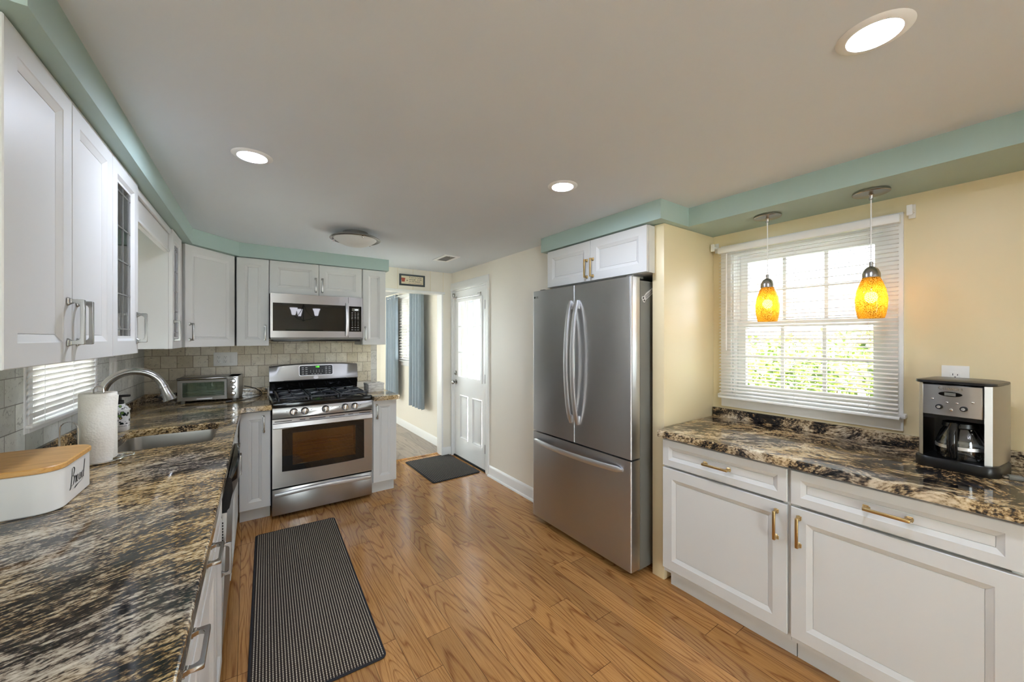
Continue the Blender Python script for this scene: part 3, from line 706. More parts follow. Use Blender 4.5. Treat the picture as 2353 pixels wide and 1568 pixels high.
def cabinet(name, label, loc, rz, w, d, z0, z1, doors=(), drawers=(), mat='nickel', toe=0.0, group=None, cat='cabinet', gap='gap', shelves=False, fill=None, opentop=False):
    t = thing(name, label, cat, (loc[0], loc[1], 0), rz, group)
    b = B(); y0 = 0.0215; zz = z0 + toe; tk = 0.016
    b.box(0.001, tk, y0, d, zz, z1); b.box(w - tk, w - 0.001, y0, d, zz, z1); b.box(tk, w - tk, y0 + 0.001, d, zz, zz + tk)
    b.box(tk, w - tk, d - 0.008, d, zz + tk, z1)
    if not opentop: b.box(tk, w - tk, y0 + 0.001, d - 0.008, z1 - tk, z1)
    b.frame(0.0004, w - 0.0004, zz - 0.0006, z1 + (0 if opentop else 0.0006), y0 - 0.0008, y0 + 0.018, 0.03, 0.03, 0.03, 0.02)
    if not shelves: b.box(0.02, w - 0.02, y0 + 0.012, y0 + 0.02, zz + 0.02, z1 - 0.03)
    b.obj('carcass', 'white', t, smooth=False)
    if shelves:
        for i in (1, 2):
            z = z0 + (z1 - z0) * i / 3; b = B(); b.box(tk, w - tk, y0 + 0.03, d - 0.01, z, z + 0.016); b.obj('shelf', 'white', t)
    if toe:
        b = B(); b.box(0.002, w - 0.002, 0.085, 0.10, 0.0, zz); b.obj('toe_kick', 'white', t)
    for dd in doors:
        x0, x1, a, c = dd[:4]; h = dd[4] if len(dd) > 4 else None; gl = len(dd) > 5 and dd[5]
        dr = door_mesh(B(), x0, x1, a, c, glass=gl).obj('door', 'white', t, smooth=False)
        if gl:
            i = 0.074; g = B(); g.box(x0 + i - 0.006, x1 - i + 0.006, 0.012, 0.015, a + i - 0.006, c - i + 0.006); g.obj('glass_pane', 'cab_glass', dr)
            l = B(); gw = x1 - x0 - 2 * i; X0 = x0 + i; Z0 = a + i; gh = c - a - 2 * i; e = 0.0022
            for fx in (0.12, 0.5, 0.88): l.box(X0 + gw * fx - e, X0 + gw * fx + e, 0.009, 0.012, Z0, Z0 + gh)
            for zf in (0.05, 0.28, 0.50, 0.72, 0.95): l.box(X0, X0 + gw, 0.0085, 0.012, Z0 + gh * zf - e, Z0 + gh * zf + e)
            l.obj('leaded_came', 'lead', dr)
        if h: handle(dr, h[0], h[1], h[2] if len(h) > 2 else True, mat)
    for dd in drawers:
        x0, x1, a, c = dd[:4]
        dr = door_mesh(B(), x0, x1, a, c, fw=0.036, bw=0.018).obj('drawer', 'white', t, smooth=False)
        if len(dd) > 4 and dd[4]: handle(dr, dd[4][0], dd[4][1], False, mat)
    return t


UZ0, UZ1 = 1.372, 2.122
UD = 0.34
# left run uppers
w = 1.984 - 1.2625
cabinet('upper_cabinet', 'white two-door wall cabinet, first on the sink side, with paired nickel pulls', LF(UD, 1.2625), LR, w, UD - 0.004, UZ0, UZ1,
        [(0.003, 0.3555, UZ0, UZ1, (0.3245, 1.485)), (0.3585, w - 0.002, UZ0, UZ1, (0.3905, 1.485))], group='white wall cabinets')
cabinet('glass_door_cabinet', 'white wall cabinet with leaded glass door, before the sink window', LF(UD, 1.986), LR, 0.356, UD - 0.004, UZ0, UZ1,
        [(0.002, 0.354, UZ0, UZ1, (0.33, 1.485), True)], group='white wall cabinets', shelves=True)
cabinet('glass_door_cabinet', 'white wall cabinet with leaded glass door, beside the corner cabinet', LF(UD, 3.167), LR, 0.335, UD - 0.004, UZ0, UZ1,
        [(0.002, 0.333, UZ0, UZ1, (0.03, 1.485), True)], group='white wall cabinets', shelves=True)
t = thing('window_valance', 'white valance board bridging the two glass-door cabinets over the sink', 'valance', LF(UD, 2.345), LR)
b = B(); b.box(0, 0.819, 0.022, 0.042, 1.975, UZ1); b.obj('board', 'white', t)
b = B(); b.box(0, 0.819, 0.008, 0.022, 2.088, UZ1, 0.004); b.box(0, 0.819, 0.013, 0.022, 1.975, 1.99, 0.003); b.obj('moulding', 'white', t)
# corner cabinet on the diagonal
pA = Vector(LF(UD, 3.585)); pB = Vector((-0.079, 3.925, 0)); dv = pB - pA; ang = math.degrees(math.atan2(dv.y, dv.x)); cw = dv.length
t = thing('corner_cabinet', 'white diagonal corner wall cabinet with one nickel pull', 'cabinet', pA, ang, 'white wall cabinets')
b = B(); mi = Matrix.Rotation(R(-ang), 3, 'Z')
pl = [(mi @ (Vector((x, y, 0)) - pA))[:2] for x, y in (LF(UD, 3.51)[:2], LF(0.004, 3.51)[:2], LF(0.004, 4.272)[:2], (-0.076, 4.272), (-0.076, 3.952))]
pl = [(0.0, 0.0215)] + [tuple(p) for p in pl[1:4]] + [(cw - 0.02, 0.0215)]
b.prism(pl, 'z', UZ0, UZ1); b.obj('carcass', 'white', t, smooth=False)
dr = door_mesh(B(), 0.012, cw - 0.008, UZ0, UZ1).obj('door', 'white', t, smooth=False); handle(dr, 0.045, 1.485, True, 'nickel')
# back wall uppers
YU = 3.93
cabinet('upper_cabinet', 'narrow white wall cabinet between the corner cabinet and the microwave', (-0.074, YU), 0, 0.232, YB - YU - 0.003, UZ0, UZ1,
        [(0.003, 0.228, UZ0, UZ1, (0.203, 1.485))], group='white wall cabinets')
cabinet('upper_cabinet', 'short white two-door cabinet above the microwave', (0.160, YU), 0, 0.776, YB - YU - 0.003, 1.832, UZ1,
        [(0.003, 0.388, 1.834, UZ1, (0.363, 1.93)), (0.392, 0.772, 1.834, UZ1, (0.418, 1.93))], group='white wall cabinets')
cabinet('upper_cabinet', 'narrow white wall cabinet at the end by the next-room opening', (0.939, YU), 0, 0.228, YB - YU - 0.003, UZ0, UZ1,
        [(0.003, 0.226, UZ0, UZ1, (0.026, 1.485))], group='white wall cabinets')
# cabinet over the fridge
cabinet('upper_cabinet', 'white two-door cabinet with brass pulls above the refrigerator', (1.952, 2.302), -90, 0.915, 0.60, 1.835, 2.118,
        [(0.003, 0.456, 1.837, 2.118, (0.43, 1.925)), (0.459, 0.912, 1.837, 2.118, (0.485, 1.925))], mat='brass', group='white wall cabinets')

# base cabinets
CZ = 0.875
YF = 3.548
cabinet('base_cabinet', 'narrow white base cabinet in the corner between dishwasher run and range', (-0.051, YF), 0, 0.205, YB - YF - 0.003, 0, CZ,
        [(0.003, 0.202, 0.112, 0.862, (0.158, 0.765))], toe=0.105, group='white base cabinets', opentop=True)
cabinet('base_cabinet', 'narrow white base cabinet at the end beside the range', (0.932, YF - 0.005), 0, 0.222, YB - YF, 0, CZ,
        [(0.008, 0.219, 0.118, 0.868, (0.038, 0.765))], toe=0.105, group='white base cabinets', opentop=True)
UL = 0.660
cabinet('base_cabinet', 'white sink base cabinet beyond the dishwasher', LF(UL, 2.585), LR, 0.93, UL - 0.012, 0, CZ,
        [(0.003, 0.46, 0.112, 0.70, (0.43, 0.62)), (0.463, 0.92, 0.112, 0.70, (0.49, 0.62))], [(0.003, 0.46, 0.715, 0.862, (0.23, 0.79)), (0.463, 0.92, 0.715, 0.862)], toe=0.105, group='white base cabinets', opentop=True)
cabinet('base_cabinet', 'narrow white base cabinet next to the dishwasher under the granite', LF(UL, 1.672), LR, 0.300, UL - 0.012, 0, CZ,
        [(0.003, 0.297, 0.112, 0.70, (0.262, 0.545))], [(0.003, 0.297, 0.715, 0.862)], toe=0.105, group='white base cabinets', opentop=True)
cabinet('base_cabinet', 'white two-drawer base cabinet under the granite by the bread bin', LF(UL, 0.83), LR, 0.84, UL - 0.012, 0, CZ,
        [(0.003, 0.418, 0.112, 0.70), (0.421, 0.837, 0.112, 0.70)],
        [(0.003, 0.418, 0.715, 0.862, (0.21, 0.79)), (0.421, 0.837, 0.715, 0.862, (0.63, 0.79))], toe=0.105, group='white base cabinets', opentop=True)
cabinet('base_cabinet', 'white base cabinet beside the ledge partition with brass pulls', (1.95, 1.285), -90, 0.6225, 0.63, 0, CZ,
        [(0.003, 0.612, 0.132, 0.703, (0.572, 0.605))], [(0.003, 0.612, 0.715, 0.862, (0.308, 0.789))], mat='brass', toe=0.105, group='white base cabinets', opentop=True)
cabinet('base_cabinet', 'white base cabinet with brass pulls below the coffee maker', (1.95, 0.662), -90, 0.618, 0.63, 0, CZ,
        [(0.003, 0.612, 0.132, 0.703, (0.034, 0.605))], [(0.003, 0.612, 0.715, 0.862, (0.308, 0.789))], mat='brass', toe=0.105, group='white base cabinets', opentop=True)

# ================================================================== COUNTERTOPS
def slab(b, outer, z0, z1, hole=None, bev=0.008, mi=0, bev_if=None):
    t = bmesh.new()
    loops = [outer] + ([hole] if hole else [])
    for L in loops:
        vs = [t.verts.new((p[0], p[1], z1)) for p in L]
        for i in range(len(vs)): t.edges.new((vs[i], vs[(i + 1) % len(vs)]))
    bmesh.ops.triangle_fill(t, use_beauty=True, use_dissolve=False, edges=list(t.edges))
    r = bmesh.ops.extrude_face_region(t, geom=list(t.faces))
    for v in [g for g in r['geom'] if isinstance(g, bmesh.types.BMVert)]: v.co.z = z0
    bmesh.ops.recalc_face_normals(t, faces=list(t.faces))
    ed = [e for e in t.edges if all(abs(v.co.z - z1) < 1e-6 for v in e.verts) and len(e.link_faces) == 2 and abs(e.link_faces[0].normal.dot(e.link_faces[1].normal)) < 0.3]
    if bev: bmesh.ops.bevel(t, geom=ed, offset=bev, segments=3, profile=0.5, affect='EDGES')
    return b._in(t, mi)


CT = 0.914
UC = 0.678
t = thing('countertop', 'black and gold granite L-shaped worktop around the sink', 'countertop', (AX, AY, 0))
off = lambda P: [(x - AX, y - AY) for x, y in P]
ic = LF(UC, 3.50)
outer = [LF(0.002, 0.34)[:2], LF(UC, 0.34)[:2], (ic[0], 3.47), (ic[0] + 0.03, 3.50), (0.159, 3.50), (0.159, YB - 0.002), LF(0.002, YB - 0.002)[:2]]
SKU0, SKU1, SKV0, SKV1 = 0.185, 0.585, 2.475, 2.995
hole = [LF(*p)[:2] for p in rrect(SKU0, SKU1, SKV0, SKV1, 0.05, 6)]
b = B(); slab(b, off(outer), CZ + 0.001, CT, off(hole)); b.obj('granite_top', 'granite', t, smooth=False)
t = thing('granite_upstand', 'low granite upstand along the sink wall tiles', 'upstand', (AX, AY, 0))
b = B(); b.prism(off([LF(0.002, 0.4)[:2], LF(0.022, 0.4)[:2], LF(0.022, YB - 0.023)[:2], LF(0.002, YB - 0.023)[:2]]), 'z', CT + 0.0005, 0.975, 0.002); b.obj('strip', 'granite', t, smooth=False)
t = thing('granite_upstand', 'low granite upstand on the back wall behind the toaster oven', 'upstand', (AX, AY, 0))
b = B(); b.prism(off([(AX + 0.004, YB - 0.022), (0.159, YB - 0.022), (0.159, YB - 0.002), (AX + 0.004, YB - 0.002)]), 'z', CT + 0.0005, 0.975, 0.002); b.obj('strip', 'granite', t, smooth=False)
t = thing('countertop', 'small black and gold granite worktop at the end beside the range', 'countertop', (0.93, YB, 0))
b = B(); slab(b, [(0.0, -0.002), (0.0, -0.812), (0.215, -0.812), (0.235, -0.79), (0.235, -0.002)], CZ + 0.001, CT); b.obj('granite_top', 'granite', t, smooth=False)
t = thing('countertop', 'long black and gold granite worktop under the blind-covered window', 'countertop', (XW, 1.30, 0))
b = B(); slab(b, [(-0.675, 0.0), (-0.675, -1.29), (-0.002, -1.29), (-0.002, 0.02), (-0.56, 0.02)], CZ + 0.001, CT); b.obj('granite_top', 'granite2', t, smooth=False)
t = thing('granite_upstand', 'low granite upstand under the window behind the coffee maker', 'upstand', (XW, 1.30, 0))
b = B(); b.box(-0.022, -0.002, -1.29, 0.02, CT + 0.0005, 0.975, 0.002); b.obj('strip', 'granite2', t, smooth=False)

# ------------------------------------------------------------------ sink and faucet
t = thing('kitchen_sink', 'undermount stainless steel sink set in the granite worktop', 'sink', LF((SKU0 + SKU1) / 2, (SKV0 + SKV1) / 2), -1.1)
hw, hl = (SKU1 - SKU0) / 2, (SKV1 - SKV0) / 2
L = lambda e, z, r: [(x, y, z) for x, y in rrect(-hw - e, hw + e, -hl - e, hl + e, r, 6)]
b = B(); b.rings([L(0.018, CZ - 0.001, 0.06), L(0.004, CZ - 0.001, 0.05), L(0.003, CZ - 0.01, 0.05), L(-0.004, 0.74, 0.055), L(-0.012, 0.71, 0.055), L(-0.04, 0.70, 0.05)], False, True); b.obj('bowl', 'sink_steel', t)
b = B(); b.lathe([(0.0, 0.702), (0.03, 0.702), (0.042, 0.705), (0.045, 0.7015)], 20, (0, 0.02, 0)); b.obj('drain', 'chrome', t)
t = thing('faucet', 'brushed nickel gooseneck faucet arching over the sink', 'faucet', LF(0.13, 2.75, 0), -1.1)
b = B(); b.lathe([(0.032, CT), (0.03, CT + 0.008), (0.022, CT + 0.014), (0.019, CT + 0.06), (0.0, CT + 0.06)], 24); b.obj('base', 'nickel', t)
b = B(); rad = 0.118; path = [(0, 0, CT + 0.05), (0, 0, 1.06), (0, 0, 1.10), (0.001, 0, 1.14)]
for i in range(1, 17):
    a = pi - i * R(165) / 16; path.append((rad + rad * cos(a), 0, 1.148 + rad * sin(a)))
b.tube(path, 0.0185, 18); b.obj('spout', 'nickel', t)
e = Vector(path[-1]); d = (e - Vector(path[-2])).normalized()
b = B(); b.tube([e - d * 0.008, e + d * 0.004, e + d * 0.006, e + d * 0.03, e + d * 0.06, e + d * 0.078, e + d * 0.08], [0.0205, 0.0215, 0.020, 0.021, 0.026, 0.031, 0.026], 20)
b.box(e.x + 0.018, e.x + 0.026, -0.008, 0.008, e.z - 0.055, e.z - 0.015, 0.003); b.obj('spray_head', 'nickel', t)
b = B(); b.tube([(0, 0.02, CT + 0.04), (0.0, 0.05, CT + 0.06), (0.005, 0.09, CT + 0.10)], [0.010, 0.008, 0.006], 12); b.obj('lever', 'nickel', t)

# ================================================================== RANGE
t = thing('gas_range', 'stainless steel gas range with black cooktop below the microwave', 'range', (0.162, 3.52, 0))
Wd = 0.762
b = B(); b.box(0.003, 0.022, 0.042, 0.70, 0.03, 0.895); b.box(Wd - 0.022, Wd - 0.003, 0.042, 0.70, 0.03, 0.895); b.box(0.022, Wd - 0.022, 0.25, 0.70, 0.05, 0.895); b.box(0.022, Wd - 0.022, 0.05, 0.25, 0.05, 0.24); b.box(0.022, Wd - 0.022, 0.042, 0.25, 0.775, 0.895)
b.box(0.05, Wd - 0.05, 0.10, 0.68, 0.0, 0.03); b.obj('body', 'black', t, smooth=False)
b = B()
pts = [(0, 0.012), (0.003, 0.004), (0.012, 0.0), (0.035, -0.001)]
b.box(0, Wd, 0.002, 0.042, 0.03, 0.236, 0.005); drw = b.obj('storage_drawer', 'steel', t)
n = 14; band = []
b = B(); lo = []
for i in range(n + 1):
    s_ = i / n; x = 0.015 + (Wd - 0.03) * s_; arc = 0.016 * (1 - (2 * s_ - 1) ** 2); y = -0.010 - 0.018 * (1 - (2 * s_ - 1) ** 4); z = 0.192 + arc
    lo.append([(x, 0.004, z + 0.016), (x, y, z + 0.014), (x, y - 0.003, z), (x, y, z - 0.014), (x, 0.004, z - 0.018)])
b.rings(lo); b.obj('handle', 'steel_light', drw)
# oven door
b = B(); z0, z1 = 0.248, 0.792
wx0, wx1, wz0, wz1 = 0.066, 0.694, 0.372, 0.712
outer = [(0, z0), (Wd * 0.25, z0), (Wd * .5, z0), (Wd * .75, z0), (Wd, z0), (Wd, z1), (Wd * .75, z1), (Wd * .5, z1), (Wd * .25, z1), (0, z1)]
inner = [(wx0, wz0), (Wd * .25, wz0 - 0.006), (Wd * .5, wz0 - 0.008), (Wd * .75, wz0 - 0.006), (wx1, wz0), (wx1, wz1), (Wd * .75, wz1 + 0.006), (Wd * .5, wz1 + 0.008), (Wd * .25, wz1 + 0.006), (wx0, wz1)]
b.ring(outer, inner, 'y', 0.0, 0.04); od = b.obj('oven_door', 'steel', t)
b = B(); ix0, ix1, iz0, iz1 = 0.14, 0.622, 0.415, 0.672
b.ring([(wx0 - 0.004, wz0 - 0.012), (wx1 + 0.004, wz0 - 0.012), (wx1 + 0.004, wz1 + 0.012), (wx0 - 0.004, wz1 + 0.012)], [(ix0, iz0), (ix1, iz0), (ix1, iz1), (ix0, iz1)], 'y', 0.006, 0.012)
b.obj('window_border', 'mw_glass', od)
b = B(); b.box(ix0, ix1, 0.007, 0.010, iz0, iz1); b.obj('window_glass', 'floor_tint_glass', od)
b = B(); cv = lambda y: [(ix0 - 0.03, y, iz0 - 0.03), (ix1 + 0.03, y, iz0 - 0.03), (ix1 + 0.03, y, iz1 + 0.03), (ix0 - 0.03, y, iz1 + 0.03)]
b.rings([cv(0.045), cv(0.24)], False, True); b.obj('oven_cavity', 'cavity', t, smooth=False)
for z in (0.46, 0.545):
    b = B()
    for i in range(18): x = ix0 - 0.02 + (ix1 - ix0 + 0.04) * i / 17; b.cyl((x, 0.05, z), (x, 0.235, z), 0.0016, seg=6)
    for y in (0.052, 0.14, 0.233): b.cyl((ix0 - 0.025, y, z), (ix1 + 0.025, y, z), 0.0022, seg=6)
    b.obj('oven_rack', 'chrome', t)
b = B(); lo = []
for i in range(n + 1):
    s_ = i / n; x = 0.004 + (Wd - 0.008) * s_; bow = (1 - (2 * s_ - 1) ** 2); y = -0.022 - 0.024 * bow; z = 0.742 + 0.004 * bow
    lo.append([(x, 0.001, z + 0.02), (x, y + 0.006, z + 0.022), (x, y, z + 0.018), (x, y, z - 0.016), (x, y + 0.006, z - 0.021), (x, 0.001, z - 0.019)])
b.rings(lo); b.obj('handle', 'steel_light', od)
for x0, x1 in ((0.015, 0.135), (0.19, 0.23), (0.26, 0.38), (0.41, 0.53), (0.56, 0.60), (0.65, 0.745)): b = B(); b.box(x0, x1, -0.0012, 0.004, 0.772, 0.777); b.obj('vent_slot', 'dark', od)
for x0, x1 in ((0.05, 0.135), (0.19, 0.23), (0.26, 0.38), (0.41, 0.53), (0.56, 0.60), (0.65, 0.71)): b = B(); b.box(x0, x1, -0.0012, 0.004, 0.7165, 0.720); b.obj('vent_slot', 'dark', od)
# control panel with knobs
b = B(); b.prism([(0.0, 0.798), (-0.004, 0.802), (0.008, 0.880), (0.012, 0.884), (0.06, 0.884), (0.06, 0.798)], 'x', 0, Wd, 0.002); cp = b.obj('control_panel', 'steel', t)
for x in (0.147, 0.226, 0.380, 0.534, 0.613):
    K = Matrix.Rotation(R(90 - 8), 4, 'X')
    b = B(); b.lathe([(0.0, 0.0), (0.029, 0.0), (0.030, 0.004), (0.026, 0.008), (0.0235, 0.026), (0.02, 0.03), (0.0, 0.0305)], 24, (x, 0.001, 0.841), mat=K)
    b.box(x - 0.004, x + 0.004, -0.036, -0.026, 0.822, 0.866, 0.002); kn = b.obj('knob', 'chrome', cp)
for x in (0.10, 0.275, 0.425, 0.49, 0.66):
    b = B(); b.box(x - 0.003, x + 0.003, -0.0012, 0.006, 0.846, 0.850); b.box(x + 0.007, x + 0.012, -0.001, 0.006, 0.852, 0.8535); b.obj('burner_mark', 'ink', cp)
# cooktop
b = B(); b.box(-0.002, Wd + 0.002, -0.012, 0.56, 0.885, 0.925, 0.010, 3); b.box(0.03, Wd - 0.03, 0.02, 0.52, 0.925, 0.928, 0.001); ct = b.obj('cooktop', 'gloss_black', t)
bz = 0.928
burn = [(0.15, 0.14, 0.042), (0.15, 0.40, 0.036), (0.381, 0.27, 0.05), (0.612, 0.14, 0.036), (0.612, 0.40, 0.045)]
for x, y, r in burn:
    b = B(); b.lathe([(r * 1.3, bz), (r * 1.25, bz + 0.006), (r, bz + 0.008), (r, bz + 0.012), (r * 0.92, bz + 0.016), (0, bz + 0.016)], 24, (x, y, 0)); b.obj('burner', 'iron', ct)
for gx0, gx1, bs in ((0.04, 0.262, [0, 1]), (0.272, 0.490, [2]), (0.500, 0.722, [3, 4])):
    b = B(); gy0, gy1, zt = 0.025, 0.515, bz + 0.032; q = 0.006
    for y in (gy0, gy1, (gy0 + gy1) / 2): b.box(gx0, gx1, y - q, y + q, zt - 0.012, zt, 0.002)
    for x in (gx0 + q, gx1 - q): b.box(x - q, x + q, gy0, gy1, zt - 0.012, zt, 0.002)
    for i in bs:
        x, y, r = burn[i]
        for a in (45, 135, 225, 315):
            c_, s_ = cos(R(a)), sin(R(a)); ex = min(gx1 - x, x - gx0) - 0.004
            rt = Matrix.Rotation(R(a), 3, 'Z'); l0, l1 = r * 0.45, ex * 1.25
            b.box(x + c_ * (l0 + l1) / 2 - (l1 - l0) / 2, x + c_ * (l0 + l1) / 2 + (l1 - l0) / 2, y + s_ * (l0 + l1) / 2 - q * 0.8, y + s_ * (l0 + l1) / 2 + q * 0.8, zt - 0.010, zt + 0.006, 0.002, rot=rt)
    xm = (gx0 + gx1) / 2
    for y0, y1 in ((gy0, gy0 + 0.07), (gy1 - 0.07, gy1), ((gy0 + gy1) / 2 - 0.05, (gy0 + gy1) / 2 + 0.05)): b.box(xm - q * 0.8, xm + q * 0.8, y0, y1, zt - 0.008, zt + 0.008, 0.002)
    for x in (gx0 + q, gx1 - q):
        for y in (gy0, gy1): b.box(x - q, x + q, y - q, y + q, bz, zt, 0.001)
    b.obj('grate', 'iron', ct)
# backguard
b = B(); b.prism([(0.56, 0.90), (0.545, 1.02), (0.56, 1.035), (0.62, 1.035), (0.62, 0.90)], 'x', 0.004, Wd - 0.004); gd = b.obj('backguard', 'gloss_black', t, smooth=False)
lo = []
for i in range(n + 1):
    s_ = i / n; x = 0.002 + (Wd - 0.004) * s_; tp = 1.178 + 0.020 * (1 - (2 * s_ - 1) ** 2)
    lo.append([(x, 0.536, 1.036), (x, 0.530, 1.045), (x, 0.542, 1.075), (x, 0.560, tp - 0.008), (x, 0.568, tp), (x, 0.615, tp), (x, 0.615, 1.036)])
b = B(); b.rings(lo); sp_ = b.obj('splash_panel', 'steel', gd)
b = B(); b.prism([(0.10, 1.036), (0.115, 1.046), (0.645, 1.046), (0.66, 1.036)], 'y', 0.527, 0.536); b.obj('vent_slot', 'dark', gd)
tl = math.atan2(0.018, 0.105)
hd = bpy.data.objects.new('display', None)
b = B(); b.prism(rrect(-0.142, 0.142, -0.045, 0.045, 0.012), 'y', -0.003, 0.012, 0.001); dsp = b.obj('display_panel', 'black', sp_, (0.385, 0.549, 1.130), (-tl, 0, 0))
b = B(); b.ring(rrect(-0.147, 0.147, -0.050, 0.050, 0.015), rrect(-0.142, 0.142, -0.045, 0.045, 0.012), 'y', -0.002, 0.010); b.obj('display_bezel', 'steel_light', dsp)
text('clock_digits', '1:55', 0.020, 'green', dsp, (0.01, -0.0036, 0.032), FRONT)
KEYS = [(x, z, 0.009, 0.0028) for x in (-0.115, -0.085, 0.085, 0.115) for z in (0.026, 0.008, -0.012, -0.032)] + [(-0.05 + 0.025 * i, z, 0.002, 0.003) for i in range(5) for z in (-0.002, -0.016)] + [(x, -0.0345, 0.007, 0.0015) for x in (-0.035, -0.012, 0.014, 0.038)]
for x, z, hw_, hh_ in KEYS: b = B(); b.box(x - hw_, x + hw_, -0.0036, -0.003, z - hh_, z + hh_); b.obj('button', 'label_white', dsp)
b = B(); b.lathe([(0, 0.0), (0.022, 0), (0.021, 0.002), (0, 0.0022)], 24, (0.38, 0.5385, 1.062), mat=Matrix.Rotation(R(70), 4, 'X') @ Matrix.Scale(0.75, 4, Vector((0, 1, 0)))); bd = b.obj('badge', 'steel_light', sp_)

# ================================================================== MICROWAVE
t = thing('microwave', 'over-the-range stainless steel microwave with dark glass door', 'microwave', (0.1635, 3.86, 0))
b = B(); b.box(0.004, Wd - 0.006, 0.032, 0.415, 1.432, 1.829); b.box(0.02, Wd - 0.02, 0.02, 0.38, 1.408, 1.432, 0.005); b.obj('body', 'black', t)
b = B(); mw0, mw1 = 1.426, 1.829; dx = 0.627
b.frame(0.0, dx, mw0 + 0.018, mw1, 0.0, 0.031, 0.018, 0.025, 0.082, 0.058); md = b.obj('door', 'steel', t)
b = B(); b.box(0.017, dx - 0.024, 0.003, 0.02, 1.501, 1.748); b.obj('door_glass', 'mw_glass', md)
b = B(); lo = []
for i in range(13):
    s_ = i / 12; z = 1.459 + 0.312 * s_; y = -0.018 - 0.022 * (1 - (2 * s_ - 1) ** 2)
    lo.append([(0.602, y + 0.012, z), (0.604, y + 0.002, z), (0.610, y, z), (0.622, y, z), (0.628, y + 0.002, z), (0.629, y + 0.012, z)])
b.rings(lo); b.box(0.606, 0.624, -0.02, 0.002, 1.468, 1.488, 0.002); b.box(0.606, 0.624, -0.02, 0.002, 1.742, 1.762, 0.002); b.obj('handle', 'steel_light', md)
b = B(); b.frame(dx + 0.003, Wd - 0.002, mw0 + 0.018, mw1, 0.0, 0.031, 0.006, 0.012, 0.085, 0.056); pn = b.obj('control_panel', 'steel', t)
b = B(); b.box(dx + 0.006, Wd - 0.012, 0.0025, 0.02, 1.497, 1.747); kp = b.obj('keypad', 'gloss_black', pn)
b = B(); b.box(0.662, 0.728, 0.0018, 0.003, 1.698, 1.725); b.obj('display', 'fridge_side', kp)
text('clock_digits', '1:54', 0.018, 'lcd', kp, (0.702, 0.0012, 1.711), FRONT)
b = B()
for c_ in (0.665, 0.692, 0.718):
    for r_ in range(5): z = 1.682 - 0.0145 * r_; b.box(c_ - 0.007, c_ + 0.007, 0.0018, 0.003, z - 0.0018, z + 0.0018)
    for r_ in range(4): z = 1.604 - 0.015 * r_; b.box(c_ - 0.002, c_ + 0.002, 0.0018, 0.003, z - 0.003, z + 0.003)
    for z in (1.54, 1.518): b.box(c_ - 0.008, c_ + 0.008, 0.0018, 0.003, z - 0.002, z + 0.002)
b.obj('keys', 'label_white', kp)
b = B(); b.prism([(0.002, mw0), (0.0, mw0 + 0.016), (0.03, mw0 + 0.016), (0.03, mw0)], 'x', 0.002, Wd - 0.002); b.obj('lower_trim', 'fridge_side', t)

# ================================================================== REFRIGERATOR
t = thing('refrigerator', 'stainless steel french-door refrigerator in the alcove', 'refrigerator', (1.86, 2.370, 0), -90)
FW = 0.940
b = B(); b.box(0.006, FW - 0.006, 0.095, 0.83, 0.03, 1.79, 0.004); b.box(0.04, FW - 0.04, 0.12, 0.8, 0.0, 0.03); b.obj('body', 'fridge_side', t)


def fr_door(x0, x1, z0, z1, name, rl, rr):
    pts = []
    for i in range(7):
        a = R(180 + 90 * i / 6) if rl else None
        pts.append((x0 + rl + rl * cos(R(180 + 90 * i / 6)), rl + rl * sin(R(180 + 90 * i / 6))))
    for i in range(7):
        pts.append((x1 - rr + rr * cos(R(270 + 90 * i / 6)), rr + rr * sin(R(270 + 90 * i / 6))))
    pts += [(x1, 0.082), (x0, 0.082)]
    b = B(); b.prism(pts, 'z', z0, z1); return b.obj(name, 'steel_v', t, ang=50)


FS = 0.464
d1 = fr_door(0, FS, 0.715, 1.806, 'door', 0.012, 0.006); d2 = fr_door(FS + 0.005, FW, 0.715, 1.806, 'door', 0.006, 0.011)
fz = fr_door(0, FW, 0.045, 0.704, 'freezer_drawer', 0.012, 0.011)


def fr_handle(par, x, sgn):
    b = B(); lo = []; zb, zt = 0.845, 1.70
    for i in range(25):
        s_ = i / 24; z = zb + (zt - zb) * s_; bow = 1 - (2 * s_ - 1) ** 2; y = -0.012 - 0.050 * bow ** 0.8; e = 0.0155 * min(1, (1 - abs(2 * s_ - 1)) * 14 + 0.45)
        lo.append([(x - e, y + 0.012, z), (x - e, y + 0.002, z), (x - e + 0.003, y, z), (x + e - 0.003, y, z), (x + e, y + 0.002, z), (x + e, y + 0.012, z)])
    b.rings(lo); b.box(x - 0.010, x + 0.010, -0.014, 0.001, zb + 0.004, zb + 0.06, 0.003); b.box(x - 0.010, x + 0.010, -0.014, 0.001, zt - 0.06, zt - 0.004, 0.003)
    return b.obj('handle', 'steel_light', par)


fr_handle(d1, FS - 0.030, -1); fr_handle(d2, FS + 0.035, 1)
b = B(); lo = []
for i in range(25):
    s_ = i / 24; x = 0.03 + (FW - 0.09) * s_; bow = 1 - (2 * s_ - 1) ** 2; y = -0.010 - 0.045 * bow ** 0.8; e = 0.018 * min(1, (1 - abs(2 * s_ - 1)) * 16 + 0.45); z = 0.640
    lo.append([(x, y + 0.012, z - e), (x, y + 0.002, z - e), (x, y, z - e + 0.003), (x, y, z + e - 0.003), (x, y + 0.002, z + e), (x, y + 0.012, z + e)])
b.rings(lo); b.box(0.034, 0.09, -0.012, 0.001, 0.63, 0.65, 0.003); b.box(FW - 0.12, FW - 0.064, -0.012, 0.001, 0.63, 0.65, 0.003); b.obj('handle', 'steel_light', fz)
for x in (0.03, FW - 0.075):
    b = B(); b.box(x, x + 0.045, 0.05, 0.16, 1.807, 1.822, 0.003); b.obj('hinge_cover', 'fridge_side', t)
